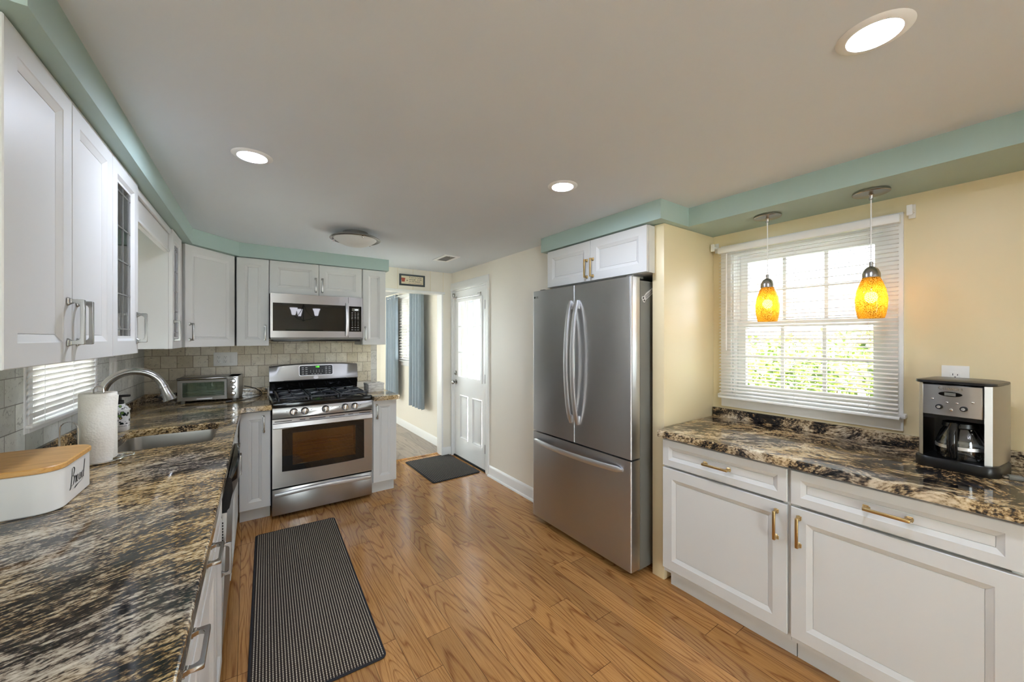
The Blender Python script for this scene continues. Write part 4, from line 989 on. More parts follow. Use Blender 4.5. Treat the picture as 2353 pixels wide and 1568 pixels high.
lg = B(); lg.lathe([(0, 0), (0.0085, 0), (0.0085, 0.0006), (0, 0.0006)], 20, (0.026, 0.0, 1.757), mat=XA); lg.obj('logo_mark', 'ink', d1)
text('logo_lettering', 'LG', 0.022, 'ink', d1, (0.054, -0.0005, 1.757), FRONT)
# magnet on its side
t = thing('fridge_magnet', 'white tag-shaped magnet with black writing on the refrigerator side', 'magnet', (2.02, 1.4355, 1.70), 0)
b = B()
Q = lambda pts: [(x * cos(R(33)) - z * sin(R(33)), x * sin(R(33)) + z * cos(R(33))) for x, z in pts]
b.prism(Q([(-0.055, -0.012), (-0.045, -0.022), (-0.03, -0.014), (0.07, -0.016), (0.07, 0.016), (0.0, 0.02), (-0.03, 0.014), (-0.045, 0.022), (-0.055, 0.012)]), 'y', -0.0025, 0.0); tg = b.obj('tag', 'label_white', t)
b = B()
for z in (-0.009, -0.002, 0.006): b.prism(Q([(-0.02, z), (0.062, z), (0.062, z + 0.0028), (-0.02, z + 0.0028)]), 'y', -0.0032, -0.002)
for x, z in ((-0.042, 0.008), (-0.042, -0.009)): b.prism(Q([(x + 0.007 * cos(a), z + 0.006 * sin(a)) for a in [i * pi / 4 for i in range(8)]]), 'y', -0.0032, -0.002)
b.obj('print', 'ink', tg)

# ================================================================== DISHWASHER
t = thing('dishwasher', 'dishwasher with black bow-fronted control panel under the granite worktop', 'dishwasher', LF(UL, 1.975), LR)
b = B(); b.box(0.004, 0.60, 0.045, 0.55, 0.10, 0.69); b.box(0.004, 0.60, 0.036, 0.044, 0.69, 0.862); b.obj('tub', 'fridge_side', t)
b = B(); b.box(0.004, 0.60, 0.06, 0.075, 0.0, 0.10); b.obj('toe_kick', 'black', t)
b = B(); b.rings([[(0.003, 0.004, 0.11), (0.601, 0.004, 0.11), (0.601, 0.04, 0.11), (0.003, 0.04, 0.11)], [(0.003, -0.016, 0.715), (0.601, -0.016, 0.715), (0.601, 0.035, 0.715), (0.003, 0.035, 0.715)]]); dd = b.obj('door', 'steel', t, smooth=False)
for i in range(7): b = B(); b.box(0.0015, 0.004, -0.004, 0.02, 0.60 + i * 0.012, 0.606 + i * 0.012); b.obj('vent_slot', 'dark', dd)
b = B(); lo = []
for i in range(13):
    s_ = i / 12; x = 0.003 + 0.598 * s_; bow = 1 - (2 * s_ - 1) ** 2
    lo.append([(x, 0.035, 0.72), (x, -0.014, 0.72), (x, -0.024 - 0.012 * bow, 0.732), (x, -0.036 - 0.018 * bow, 0.80), (x, -0.032 - 0.016 * bow, 0.852), (x, -0.026 - 0.014 * bow, 0.858), (x, 0.035, 0.860)])
b.rings(lo); b.obj('control_panel', 'gloss_black', t)

# ================================================================== SMALL THINGS, LEFT SIDE
# toaster oven
t = thing('toaster_oven', 'silver toaster oven with three knobs in the tiled corner', 'toaster oven', (-0.452, 3.968, CT), -6.5)
tw, td, th0, th1 = 0.395, 0.24, 0.022, 0.205
b = B(); b.box(0, tw, 0.012, td, th0, th0 + 0.012); b.box(0, tw, 0.012, td, th1 - 0.01, th1, 0.004); b.box(0, 0.012, 0.012, td, th0, th1); b.box(0.318, tw, 0.012, td, th0, th1); b.box(0, tw, td - 0.01, td, th0, th1); b.obj('body', 'steel', t)
b = B()
for x in (0.03, 0.365):
    for y in (0.03, 0.20): b.box(x - 0.012, x + 0.012, y - 0.012, y + 0.012, 0, th0 + 0.001, 0.002)
b.obj('feet', 'fridge_side', t)
b = B(); b.frame(0.0, 0.316, th0, th1 - 0.018, 0.0, 0.011, 0.03, 0.016, 0.02, 0.030); do = b.obj('door', 'steel', t)
b = B(); b.box(0.026, 0.304, 0.003, 0.006, th0 + 0.026, th1 - 0.034); b.obj('door_glass', 'toaster_glass', do)
b = B(); b.tube([(0.008, 0.004, th1 - 0.012), (0.012, -0.022, th1 - 0.006), (0.03, -0.03, th1 - 0.005), (0.29, -0.03, th1 - 0.005), (0.306, -0.022, th1 - 0.006), (0.31, 0.004, th1 - 0.012)], 0.0135, 12, flat=0.8); b.obj('handle', 'nickel', do)
b = B()
for i in range(11): b.cyl((0.03 + 0.026 * i, 0.02, th0 + 0.055), (0.03 + 0.026 * i, td - 0.015, th0 + 0.055), 0.0013, seg=6)
for y in (0.02, td - 0.02): b.cyl((0.014, y, th0 + 0.055), (0.316, y, th0 + 0.055), 0.0018, seg=6)
b.obj('wire_rack', 'chrome', t)
b = B(); b.box(0.319, tw - 0.001, 0.0, 0.011, th0, th1, 0.002); cpn = b.obj('control_panel', 'steel', t)
for z in (0.165, 0.115, 0.065):
    b = B(); b.lathe([(0, 0), (0.02, 0), (0.02, 0.004), (0.0165, 0.006), (0.015, 0.018), (0, 0.019)], 20, (0.357, 0.0, z), mat=XA); b.box(0.354, 0.360, -0.024, -0.017, z - 0.013, z + 0.013, 0.0015); b.obj('knob', 'chrome', cpn)
b = B(); b.box(0.366, 0.378, -0.001, 0.001, 0.191, 0.196); b.obj('indicator', 'red_bucket', cpn)
b = B(); b.box(0.12, 0.22, -0.0008, 0.001, th0 + 0.008, th0 + 0.016); b.obj('nameplate', 'steel_light', do)
b = B(); cv = lambda y: [(0.0125, y, th0 + 0.0125), (0.3175, y, th0 + 0.0125), (0.3175, y, th1 - 0.0105), (0.0125, y, th1 - 0.0105)]
b.rings([cv(0.013), cv(td - 0.0105)], False, True); b.obj('cavity_liner', 'liner', t, smooth=False)
# power cord behind it
b = B(); pts = []
ctrl = [(-0.02, 4.20, CT + 0.09), (0.02, 4.235, CT + 0.075), (0.07, 4.235, CT + 0.055), (0.11, 4.20, CT + 0.02), (0.10, 4.14, CT + 0.0045), (0.05, 4.02, CT + 0.0045), (-0.04, 3.90, CT + 0.0045), (-0.10, 3.86, CT + 0.0045)]
for i in range(len(ctrl) - 1):
    p0, p1, p2, p3 = [Vector(ctrl[max(0, min(len(ctrl) - 1, j))]) for j in (i - 1, i, i + 1, i + 2)]
    for s_ in [k / 6 for k in range(6)]:
        pts.append(0.5 * ((2 * p1) + (-p0 + p2) * s_ + (2 * p0 - 5 * p1 + 4 * p2 - p3) * s_ ** 2 + (-p0 + 3 * p1 - 3 * p2 + p3) * s_ ** 3))
t = thing('power_cable', 'black power cable with loose plug lying in front of the toaster oven', 'cable', (-0.1, 3.86, CT))
b.tube([p - Vector((-0.1, 3.86, CT)) for p in pts], 0.0035, 8); b.obj('cable', 'black', t)
b = B(); b.box(-0.045, 0.0, -0.010, 0.010, 0.001, 0.015, 0.004); pg = b.obj('plug', 'black', t, (0, 0, 0), (0, 0, R(12)))
b = B(); b.box(-0.060, -0.045, -0.0065, -0.005, 0.005, 0.011); b.box(-0.060, -0.045, 0.005, 0.0065, 0.005, 0.011); b.obj('prongs', 'chrome', pg)
# soap
t = thing('soap_dispenser', 'patterned ceramic soap bottle with black pump beside the sink', 'soap dispenser', (-0.592, 3.03, CT), 10)
b = B(); b.lathe([(0.0, 0.0), (0.038, 0.0), (0.042, 0.006), (0.043, 0.04), (0.043, 0.112), (0.0445, 0.116), (0.0445, 0.122), (0.041, 0.126), (0.026, 0.146), (0.022, 0.152), (0.0, 0.152)], 32); bo = b.obj('bottle', 'soap', t)
b = B(); b.lathe([(0.019, 0.150), (0.019, 0.172), (0.010, 0.176), (0.009, 0.194), (0.0, 0.195)], 20); b.box(-0.014, 0.045, -0.009, 0.009, 0.190, 0.203, 0.004); b.obj('pump', 'black', t)
for k_, lab in enumerate(('HOME MADE SOAP', 'LIQUID')):
    pass
for i, ch in enumerate('HOMEMADE SOAP'):
    a = R(-118 + i * 9.5); text('label_lettering', ch, 0.0085, 'ink', bo, (0.0434 * cos(a), 0.0434 * sin(a), 0.030), (R(90), 0, a + pi / 2), 0.0002)
# paper towel holder + roll
t = thing('paper_towel_holder', 'chrome wire paper towel holder standing by the sink', 'holder', (-0.520, 2.335, CT))
b = B(); ring_ = [(0.078 * cos(2 * pi * i / 28), 0.078 * sin(2 * pi * i / 28), 0.006) for i in range(28)]; b.tube(ring_, 0.0035, 8, closed=True)
ring_ = [(0.03 * cos(2 * pi * i / 20) + 0.075, 0.03 * sin(2 * pi * i / 20) + 0.035, 0.006) for i in range(20)]; b.tube(ring_, 0.003, 8, closed=True)
b.cyl((-0.078, 0, 0.006), (0.078, 0, 0.006), 0.003, seg=8); b.obj('base', 'chrome', t)
b = B(); arc = [(-0.014, 0, 0.006), (-0.014, 0, 0.30)] + [(0.014 * cos(a), 0, 0.302 + 0.018 * sin(a)) for a in [pi - i * pi / 8 for i in range(1, 8)]] + [(0.014, 0, 0.30), (0.014, 0, 0.006)]
b.tube(arc, 0.003, 8); b.obj('post', 'chrome', t)
b = B(); cx, cy = -0.066, -0.072; dx_, dy_ = 0.030, -0.020
arc = [(cx - dx_, cy - dy_, 0.006), (cx - dx_, cy - dy_, 0.155)] + [(cx + dx_ * cos(a), cy + dy_ * cos(a), 0.158 + 0.032 * sin(a)) for a in [pi - i * pi / 10 for i in range(1, 10)]] + [(cx + dx_, cy + dy_, 0.155), (cx + dx_, cy + dy_, 0.006)]
b.tube(arc, 0.003, 8); b.cyl((cx - dx_, cy - dy_, 0.006), (-0.05, -0.05, 0.006), 0.003, seg=8); b.cyl((cx + dx_, cy + dy_, 0.006), (-0.02, -0.07, 0.006), 0.003, seg=8); b.obj('tension_arm', 'chrome', t)
t = thing('paper_towel_roll', 'white quilted paper towel roll on the chrome holder', 'paper towels', (-0.520, 2.335, CT))
b = B(); b.lathe([(0.022, 0.012), (0.056, 0.012), (0.0575, 0.016), (0.0575, 0.288), (0.056, 0.292), (0.022, 0.292), (0.022, 0.012)], 48)
b.obj('roll', 'paper', t)
b = B(); lo = []
for i in range(15):
    s_ = i / 14; a = R(-150 + 110 * min(1, s_ / 0.72)); r_ = 0.0590 + 0.001 * s_; q = max(0, s_ - 0.72) / 0.28
    x, y = r_ * cos(a), r_ * sin(a); ex, ey = 0.62 * q * 0.030, 0.78 * q * 0.030
    lo.append([(x + ex * 0.2, y + ey * 0.2, 0.006), (x * 1.012 + ex * 0.2, y * 1.012 + ey * 0.2, 0.006), (x * 1.012 + ex, y * 1.012 + ey, 0.281), (x + ex, y + ey, 0.281)])
b.rings(lo); b.obj('loose_sheet', 'paper', t)
# bread bin
t = thing('bread_bin', 'white bread bin with wooden lid on the granite worktop', 'bread bin', (-0.590, 1.868, CT), -1.1)
bw_, bl_ = 0.128, 0.152
L = lambda e, z, r=0.055: [(x, y, z) for x, y in rrect(-bw_ - e, bw_ + e, -bl_ - e, bl_ + e, r, 8)]
b = B(); b.rings([L(-0.004, 0.001), L(0, 0.005), L(0, 0.122), L(-0.003, 0.124), L(-0.003, 0.11)], True, True); bb = b.obj('bin', 'bread_white', t)
b = B(); b.rings([L(0.002, 0.1245, 0.057), L(0.004, 0.127, 0.058), L(0.004, 0.138, 0.058), L(0.001, 0.141, 0.056)], True, True); b.obj('lid', 'lid', t)


def stroke(b, pts, z, wid):
    """calligraphic stroke in local (x right, y up), thickness wid(t)"""
    P = []
    n_ = len(pts)
    for i in range(n_ - 1):
        p0, p1, p2, p3 = [Vector(pts[max(0, min(n_ - 1, j))]).to_2d() for j in (i - 1, i, i + 1, i + 2)]
        for s_ in [k / 6 for k in range(6)]:
            P.append(0.5 * ((2 * p1) + (-p0 + p2) * s_ + (2 * p0 - 5 * p1 + 4 * p2 - p3) * s_ ** 2 + (-p0 + 3 * p1 - 3 * p2 + p3) * s_ ** 3))
    P.append(Vector(pts[-1]).to_2d()); m = len(P); A = []; Z = []
    for i, q in enumerate(P):
        d = (P[min(i + 1, m - 1)] - P[max(i - 1, 0)]); d = d.normalized() if d.length > 1e-9 else Vector((1, 0)); nn = Vector((-d.y, d.x))
        down = max(0.0, -d.y) * 0.9 + 0.25
        w_ = wid * down * min(1, 0.35 + 3 * min(i, m - 1 - i) / m)
        A.append((q.x + nn.x * w_, z, q.y + nn.y * w_)); Z.append((q.x - nn.x * w_, z, q.y - nn.y * w_))
    t = bmesh.new(); va = [t.verts.new(p) for p in A]; vz = [t.verts.new(p) for p in Z]
    for i in range(m - 1): t.faces.new((va[i], va[i + 1], vz[i + 1], vz[i]))
    b._in(t)


b = B()
for st in ([(0.16, 0.92), (0.10, 0.55), (0.02, 0.10), (-0.06, -0.12), (-0.16, -0.10), (-0.14, 0.0)],                       # B stem
           [(0.02, 0.72), (0.08, 0.88), (0.24, 0.96), (0.36, 0.86), (0.30, 0.62), (0.14, 0.50)],
           [(0.14, 0.50), (0.30, 0.48), (0.34, 0.30), (0.24, 0.06), (0.08, 0.02), (0.02, 0.12)],
           [(0.36, 0.18), (0.44, 0.44), (0.47, 0.36), (0.54, 0.40), (0.48, 0.08), (0.54, 0.06), (0.62, 0.20)],                  # r
           [(0.62, 0.20), (0.74, 0.30), (0.72, 0.42), (0.62, 0.30), (0.62, 0.08), (0.72, 0.06), (0.80, 0.18)],                  # e
           [(1.00, 0.38), (0.90, 0.42), (0.82, 0.22), (0.86, 0.06), (0.96, 0.16), (1.03, 0.40), (0.98, 0.10), (1.06, 0.06), (1.12, 0.18)],   # a
           [(1.30, 0.38), (1.20, 0.42), (1.12, 0.22), (1.16, 0.06), (1.26, 0.16), (1.46, 1.02), (1.34, 0.40), (1.30, 0.10), (1.38, 0.06), (1.46, 0.2)],   # d
           [(0.10, -0.20), (0.60, -0.10), (1.00, -0.08), (1.40, 0.02)]):
    stroke(b, st, 0.0, 0.034)
t2 = bmesh.new(); t2.faces.new([t2.verts.new(p) for p in ((0.34, 0, -0.24), (0.9, 0, -0.075), (0.40, 0, -0.135))]); b._in(t2)
b.obj('lettering', 'ink', bb, (bw_ + 0.0006, -0.060, 0.048), (0, 0, R(90)), smooth=False).scale = (0.080, 1, 0.060)

# wall plates
def plate(name, label, loc, rz, w, h, gangs, cat='outlet', group=None):
    t = thing(name, label, cat, loc, rz, group)
    b = B(); b.box(-w / 2, w / 2, -0.006, 0, -h / 2, h / 2, 0.002); pl = b.obj('cover_plate', 'plastic', t)
    for x, kind in gangs:
        b = B(); b.box(x - 0.017, x + 0.017, -0.009, -0.005, -0.034, 0.034, 0.0015)
        if kind == 'o':
            o_ = b.obj('receptacle', 'plastic', t); c_ = B()
            for z in (-0.019, 0.017):
                c_.box(x - 0.008, x - 0.006, -0.0095, -0.008, z, z + 0.009); c_.box(x + 0.006, x + 0.008, -0.0095, -0.008, z, z + 0.007); c_.cyl((x, -0.0095, z - 0.007), (x, -0.008, z - 0.007), 0.0026, seg=8)
            c_.obj('slots', 'ink', o_)
        else: b.obj('rocker_switch', 'plastic', t)
    return t


plate('outlet_plate', 'white triple wall plate with two outlets and a switch above the toaster oven', (-0.158, YB - 0.009, 1.250), 0, 0.172, 0.122, [(-0.048, 'o'), (0.0, 'o'), (0.048, 's')])
p_ = LF(0.009, 3.45, 1.252); plate('switch_plate', 'white switch plate on the tiles between sink window and corner', p_, LR, 0.135, 0.125, [(-0.03, 's'), (0.03, 's')], 'switch')
p_ = LF(0.009, 2.125, 1.245); plate('switch_plate', 'white wall plate on the tiles above the bread bin', p_, LR, 0.075, 0.115, [(0, 's')], 'switch')
plate('outlet_plate', 'white duplex outlet on the cream wall behind the coffee maker', (XW, 0.251, 1.255), -90, 0.082, 0.122, [(0, 'o')])

# box by the range
t = thing('tissue_box', 'small whitewashed wooden box on the worktop beside the range', 'box', (1.03, 3.86, CT), 4)
b = B(); b.box(-0.075, 0.075, -0.07, 0.07, 0.0, 0.066, 0.002); b.obj('box_body', 'box', t)
b = B(); b.box(-0.078, 0.078, -0.073, 0.073, 0.0665, 0.084, 0.002); lid = b.obj('box_lid', 'box', t)
b = B(); b.box(-0.02, 0.015, -0.02, 0.015, 0.0842, 0.0848); b.obj('box_print', 'fridge_side', lid)

# ================================================================== COFFEE MAKER
t = thing('coffee_maker', 'stainless and black drip coffee maker on the granite by the outlet', 'coffee maker', (2.392, 0.212, CT), -98)
hw = 0.105
def bowed(x0, x1, y0, bow, y1, z0, z1, r=0.03, n=10):
    front = []
    for i in range(n + 1):
        s_ = i / n; x = x0 + (x1 - x0) * s_; c_ = 1 - (2 * s_ - 1) ** 2; front.append((x, y0 - bow * c_))
    return front + [(x1, y1), (x0, y1)]
L = lambda e, z: [(x, y, z) for x, y in rrect(-hw - e, hw + e, -0.112 - e, 0.088 + e, 0.038 + e, 6)]
b = B(); b.rings([L(0.006, 0.0), L(0.008, 0.004), L(0.008, 0.036), L(0.004, 0.042), L(-0.01, 0.042)], True, True); b.obj('base', 'black', t)
# two side columns in steel, back in black
b = B()
b.prism([(-hw, 0.088), (-hw, -0.07), (-hw + 0.006, -0.088), (-hw + 0.018, -0.094), (-hw + 0.018, 0.088)], 'z', 0.042, 0.342)
b.prism([(hw, 0.088), (hw, -0.06), (hw - 0.010, -0.085), (hw - 0.028, -0.096), (hw - 0.028, 0.088)], 'z', 0.042, 0.342); b.obj('side_panels', 'steel', t)
b = B(); b.box(-hw + 0.018, hw - 0.028, 0.03, 0.088, 0.042, 0.345); b.obj('back', 'black', t)
b = B(); b.prism(bowed(-hw + 0.020, hw - 0.030, -0.106, 0.010, 0.03, 0, 0), 'z', 0.215, 0.338, 0.002); fp = b.obj('brew_head', 'steel', t)
b = B(); b.box(-hw + 0.02, hw - 0.03, -0.09, 0.03, 0.198, 0.2145); b.obj('filter_basket', 'black', t)
L2 = lambda e, z: [(x, y, z) for x, y in rrect(-hw - e, hw + e, -0.114 - e, 0.09 + e, 0.03, 6)]
b = B(); b.rings([L2(0, 0.3425), L2(0.004, 0.346), L2(0.003, 0.354), L2(-0.012, 0.358)], True, True); b.obj('lid', 'black', t)
cxm = -0.005
b = B(); b.prism([(cxm + 0.032 * cos(a), 0.303 + 0.0095 * sin(a)) for a in [i * pi / 12 for i in range(24)]], 'y', -0.119, -0.112); dsp = b.obj('display', 'gloss_black', fp)
b = B(); b.box(cxm - 0.015, cxm + 0.015, -0.1198, -0.118, 0.297, 0.309); b.obj('lcd', 'fridge_side', dsp)
text('lettering', 'Cuisinart', 0.018, 'chrome', fp, (cxm, -0.1175, 0.3255), FRONT, 0.0012)
for x, z in ((-0.055, 0.280), (-0.015, 0.270), (0.012, 0.270), (0.052, 0.278)):
    b = B(); b.sphere((x, -0.115 + (x / 0.09) ** 2 * 0.006, z), 0.0045, (1, 0.7, 0.8), 10); b.obj('button', 'chrome', fp)
for x in (-0.035, 0.030):
    b = B(); b.lathe([(0, 0), (0.0105, 0), (0.0095, 0.008), (0, 0.009)], 18, (x, -0.114, 0.250), mat=XA); kn = b.obj('knob', 'black', fp)
    b = B(); b.lathe([(0, 0), (0.0065, 0), (0.0055, 0.003), (0, 0.0035)], 16, (x, -0.1228, 0.250), mat=XA); b.obj('knob_cap', 'chrome', kn)
b = B(); b.lathe([(0, 0), (0.006, 0), (0.005, 0.004), (0, 0.005)], 14, (-0.002, -0.1155, 0.242), mat=XA); b.obj('button', 'chrome', fp)
# carafe
t = thing('coffee_carafe', 'empty glass carafe with black handle inside the coffee maker', 'carafe', (2.392 - 0.012, 0.212 - 0.004, CT + 0.0445), -98)
cy_ = -0.035
b = B(); pf = [(0.0, 0.001), (0.052, 0.001), (0.062, 0.008), (0.067, 0.035), (0.065, 0.07), (0.055, 0.105), (0.045, 0.122), (0.046, 0.128)]
b.lathe(pf, 32, (0, cy_, 0)); b.obj('glass', 'carafe_glass', t)
b = B(); b.lathe([(0.066, 0.042), (0.0685, 0.042), (0.0685, 0.054), (0.066, 0.054), (0.066, 0.042)], 32, (0, cy_, 0)); b.obj('steel_band', 'steel_light', t)
b = B(); b.lathe([(0.047, 0.122), (0.050, 0.126), (0.048, 0.142), (0.03, 0.148), (0.0, 0.149)], 28, (0, cy_, 0)); b.obj('lid', 'black', t)
b = B(); b.tube([(0, cy_ - 0.045, 0.135), (0, cy_ - 0.075, 0.137), (0, cy_ - 0.092, 0.115), (0, cy_ - 0.094, 0.06), (0, cy_ - 0.086, 0.02), (0, cy_ - 0.066, 0.012)], [0.012, 0.014, 0.015, 0.015, 0.013, 0.010], 12); b.obj('handle', 'gloss_black', t)
# loose plug at the ledge's end
t = thing('power_plug', 'small clear-ended plug lying on the granite beside the coffee maker', 'plug', (2.325, 0.080, CT), -70)
b = B(); b.box(-0.018, 0.018, -0.011, 0.011, 0.0, 0.018, 0.004); b.obj('plug_body', 'fridge_side', t)
b = B(); b.box(-0.03, -0.018, -0.007, -0.005, 0.006, 0.012); b.box(-0.03, -0.018, 0.005, 0.007, 0.006, 0.012); b.obj('prongs', 'chrome', t)

# ================================================================== LAMPS
for i, (x, y, lab) in enumerate(((1.35, 0.27, 'recessed ceiling light nearest the soffit over the window ledge'), (0.019, 2.02, 'recessed ceiling light nearest the sink wall cabinets'), (1.362, 1.482, 'recessed ceiling light facing the refrigerator'))):
    t = thing('recessed_light', lab, 'ceiling light', (x, y, ZC), 0, 'recessed ceiling lights')
    b = B(); b.lathe([(0.052, 0.0), (0.052, -0.002), (0.056, -0.006), (0.070, -0.005), (0.078, 0.0)], 40); b.obj('trim_ring', 'trim', t)
    b = B(); b.lathe([(0.0, -0.003), (0.0535, -0.003)], 40); b.obj('lens', 'lamp_white', t)
t = thing('flush_ceiling_light', 'unlit flush ceiling light with nickel ring and frosted bowl', 'ceiling light', (0.675, 3.04, ZC))
b = B(); b.lathe([(0.09, 0.0), (0.09, -0.035), (0.155, -0.034), (0.163, -0.040), (0.178, -0.048), (0.180, -0.054), (0.172, -0.058), (0.148, -0.052)], 48); b.obj('ring', 'nickel', t)
b = B(); b.lathe([(0.152, -0.052), (0.142, -0.062), (0.115, -0.080), (0.08, -0.095), (0.04, -0.103), (0.0, -0.105)], 48); b.obj('glass_bowl', 'frost', t)
for a in (35, 155, 275):
    b = B(); b.sphere((0.158 * cos(R(a)), 0.158 * sin(R(a)), -0.062), 0.008, seg=12); b.obj('clip', 'chrome', t)
for y, lab in ((0.918, 'amber crackle-glass pendant lamp hanging nearer the partition'), (0.488, 'amber crackle-glass pendant lamp hanging nearer the coffee maker')):
    t = thing('pendant_lamp', lab, 'pendant lamp', (2.39, y, ZS), 0, 'amber pendant lamps')
    b = B(); b.lathe([(0.0, 0.0), (0.066, 0.0), (0.067, -0.003), (0.067, -0.010), (0.064, -0.013), (0.012, -0.017), (0.008, -0.024), (0.008, -0.04), (0.0, -0.04)], 40); b.obj('canopy', 'nickel', t)
    b = B(); b.cyl((0, 0, -0.04), (0, 0, -0.335), 0.0025, seg=8); b.obj('cord', 'trim', t)
    b = B(); b.lathe([(0.008, -0.33), (0.008, -0.352), (0.014, -0.354), (0.026, -0.366), (0.033, -0.385), (0.034, -0.404), (0.030, -0.404)], 28); b.obj('socket_cap', 'nickel', t)
    b = B(); b.lathe([(0.031, -0.403), (0.040, -0.425), (0.052, -0.462), (0.058, -0.505), (0.056, -0.548), (0.050, -0.580), (0.046, -0.594), (0.044, -0.592), (0.054, -0.548), (0.056, -0.505), (0.050, -0.462), (0.038, -0.425), (0.029, -0.405)], 40); b.obj('glass_shade', 'amber', t)
    b = B(); b.sphere((0, 0, -0.495), 0.024, (1, 1, 1.15), 16); b.obj('bulb', 'bulb', t)
    b = B(); b.cyl((0, 0, -0.40), (0, 0, -0.472), 0.013, seg=12); b.obj('bulb_socket', 'plastic', t)
# vent
t = thing('ceiling_vent', 'white ceiling air vent by the next-room opening', 'vent', (1.635, 3.49, ZC))
b = B(); b.ring([(-0.085, -0.145), (0.085, -0.145), (0.085, 0.145), (-0.085, 0.145)], [(-0.05, -0.11), (0.05, -0.11), (0.05, 0.11), (-0.05, 0.11)], 'z', -0.006, 0.0); b.obj('grille_frame', 'trim', t)
b = B(); b.box(-0.05, 0.05, -0.11, 0.11, -0.0015, -0.0005)
b.obj('duct', 'fridge_side', t)
b = B()
for i in range(16): y = -0.105 + 0.014 * i; b.box(-0.05, 0.05, y, y + 0.0045, -0.006, -0.002)
b.box(-0.05, 0.05, -0.006, 0.006, -0.0065, -0.002); b.obj('louvers', 'gap', t)
b = B(); b.tube([(-0.02, -0.128, -0.006), (-0.02, -0.128, -0.02), (-0.012, -0.14, -0.026)], 0.002, 8); b.obj('damper_lever', 'nickel', t)

# ================================================================== SIGN, MATS
t = thing('wall_sign', 'framed beach saying with red bucket above the next-room opening', 'sign', (1.574, YB, 2.109))
b = B(); b.frame(-0.151, 0.151, -0.065, 0.065, -0.018, 0.0, 0.018, 0.018, 0.018, 0.018); b.obj('sign_frame', 'sign_frame', t)
b = B(); b.box(-0.134, 0.134, -0.008, -0.002, -0.048, 0.048); pnl = b.obj('sign_panel', 'sign_paper', t)
for s_, z, m in (("If you're lucky", 0.033, 'ink'), ('enough  to be', 0.011, 'ink'), ('at the beach...', -0.012, 'ink'), ("you're lucky enough", -0.034, 'ink_soft')):
    text('sign_lettering', s_, 0.0265 if m == 'ink' else 0.020, m, pnl, (0.038, -0.0084, z), FRONT, 0.0002)
b = B(); b.lathe([(0.0, 0.0), (0.017, 0.0), (0.025, 0.045), (0.023, 0.045), (0.0, 0.042)], 18, (-0.108, -0.009, -0.022), mat=Matrix.Scale(0.08, 4, Vector((0, 1, 0)))); b.obj('painted_bucket', 'red_bucket', pnl)
b = B(); b.prism([(-0.062 + 0.006 * cos(a), -0.004 + 0.006 * sin(a)) for a in [i * pi / 4 for i in range(8)]], 'y', -0.0086, -0.008); b.obj('painted_heart', 'ink', pnl)


def rug(name, label, cx, cy, rz, w, l, mat, th=0.009):
    t = thing(name, label, 'rug', (cx, cy, 0), rz)
    b = B(); b.box(-w / 2 + 0.008, w / 2 - 0.008, -l / 2 + 0.008, l / 2 - 0.008, 0.001, th, 0.002); b.obj('weave', mat, t)
    b = B(); pts = [(x, y, th * 0.55) for x, y in rrect(-w / 2 + 0.006, w / 2 - 0.006, -l / 2 + 0.006, l / 2 - 0.006, 0.02, 5)]; b.tube(pts, 0.0058, 8, closed=True); b.obj('binding', 'bind', t)


rug('runner_rug', 'long dark runner rug woven with cream flecks before the sink cabinets', 0.283, 2.515, -2.0, 0.525, 1.575, 'rug')
rug('door_mat', 'dark ribbed mat on the floor in front of the back door', 1.770, 3.90, 1.0, 0.545, 0.78, 'mat')

# ================================================================== NEXT ROOM
t = thing('curtain_rod', 'white curtain rod over the next-room window', 'rod', (1.972, 5.75, 2.10), 0)
b = B(); b.cyl((0, -0.95, 0), (0, 0.95, 0), 0.008, seg=10); b.obj('rod', 'trim', t)
b = B()
for y in (-0.9, 0.9): b.box(0, 0.107, y - 0.01, y + 0.01, -0.01, 0.01, 0.002)
b.obj('rod_brackets', 'trim', t)
for y0, y1, lab in ((4.93, 5.46, 'blue-grey curtain panel on the side of the window nearer the kitchen'), (6.02, 6.60, 'blue-grey curtain panel on the far side of the next-room window')):
    t = thing('curtain', lab, 'curtain', (1.972, (y0 + y1) / 2, 0), 0, 'blue-grey curtains')
    b = B(); n = 72; lo = []
    for z, sp, amp in ((0.455, 1.0, 0.034), (0.9, 0.985, 0.033), (1.5, 0.96, 0.031), (2.06, 0.94, 0.030), (2.135, 0.94, 0.030)):
        row = []; H_ = (y1 - y0) / 2 * sp
        for i in range(n + 1):
            s_ = -1 + 2 * i / n; row.append((amp * sin(s_ * pi * 4.5 + 0.3) + 0.004 * sin(s_ * 23), s_ * H_, z))
        lo.append(row + [(x + 0.003, y, z) for x, y, z in row[::-1]])
    b.rings(lo); b.obj('fabric', 'curtain', t, ang=80)
    b = B()
    for i in range(8):
        s_ = -1 + 2 * (i + 0.5) / 8; b.tube([(-0.0 + 0.020 * cos(a), s_ * (y1 - y0) / 2 * 0.93 + 0.004, 2.10 + 0.020 * sin(a)) for a in [k * 2 * pi / 14 for k in range(14)]], 0.004, 6, closed=True)
    b.obj('grommets', 'chrome', t)

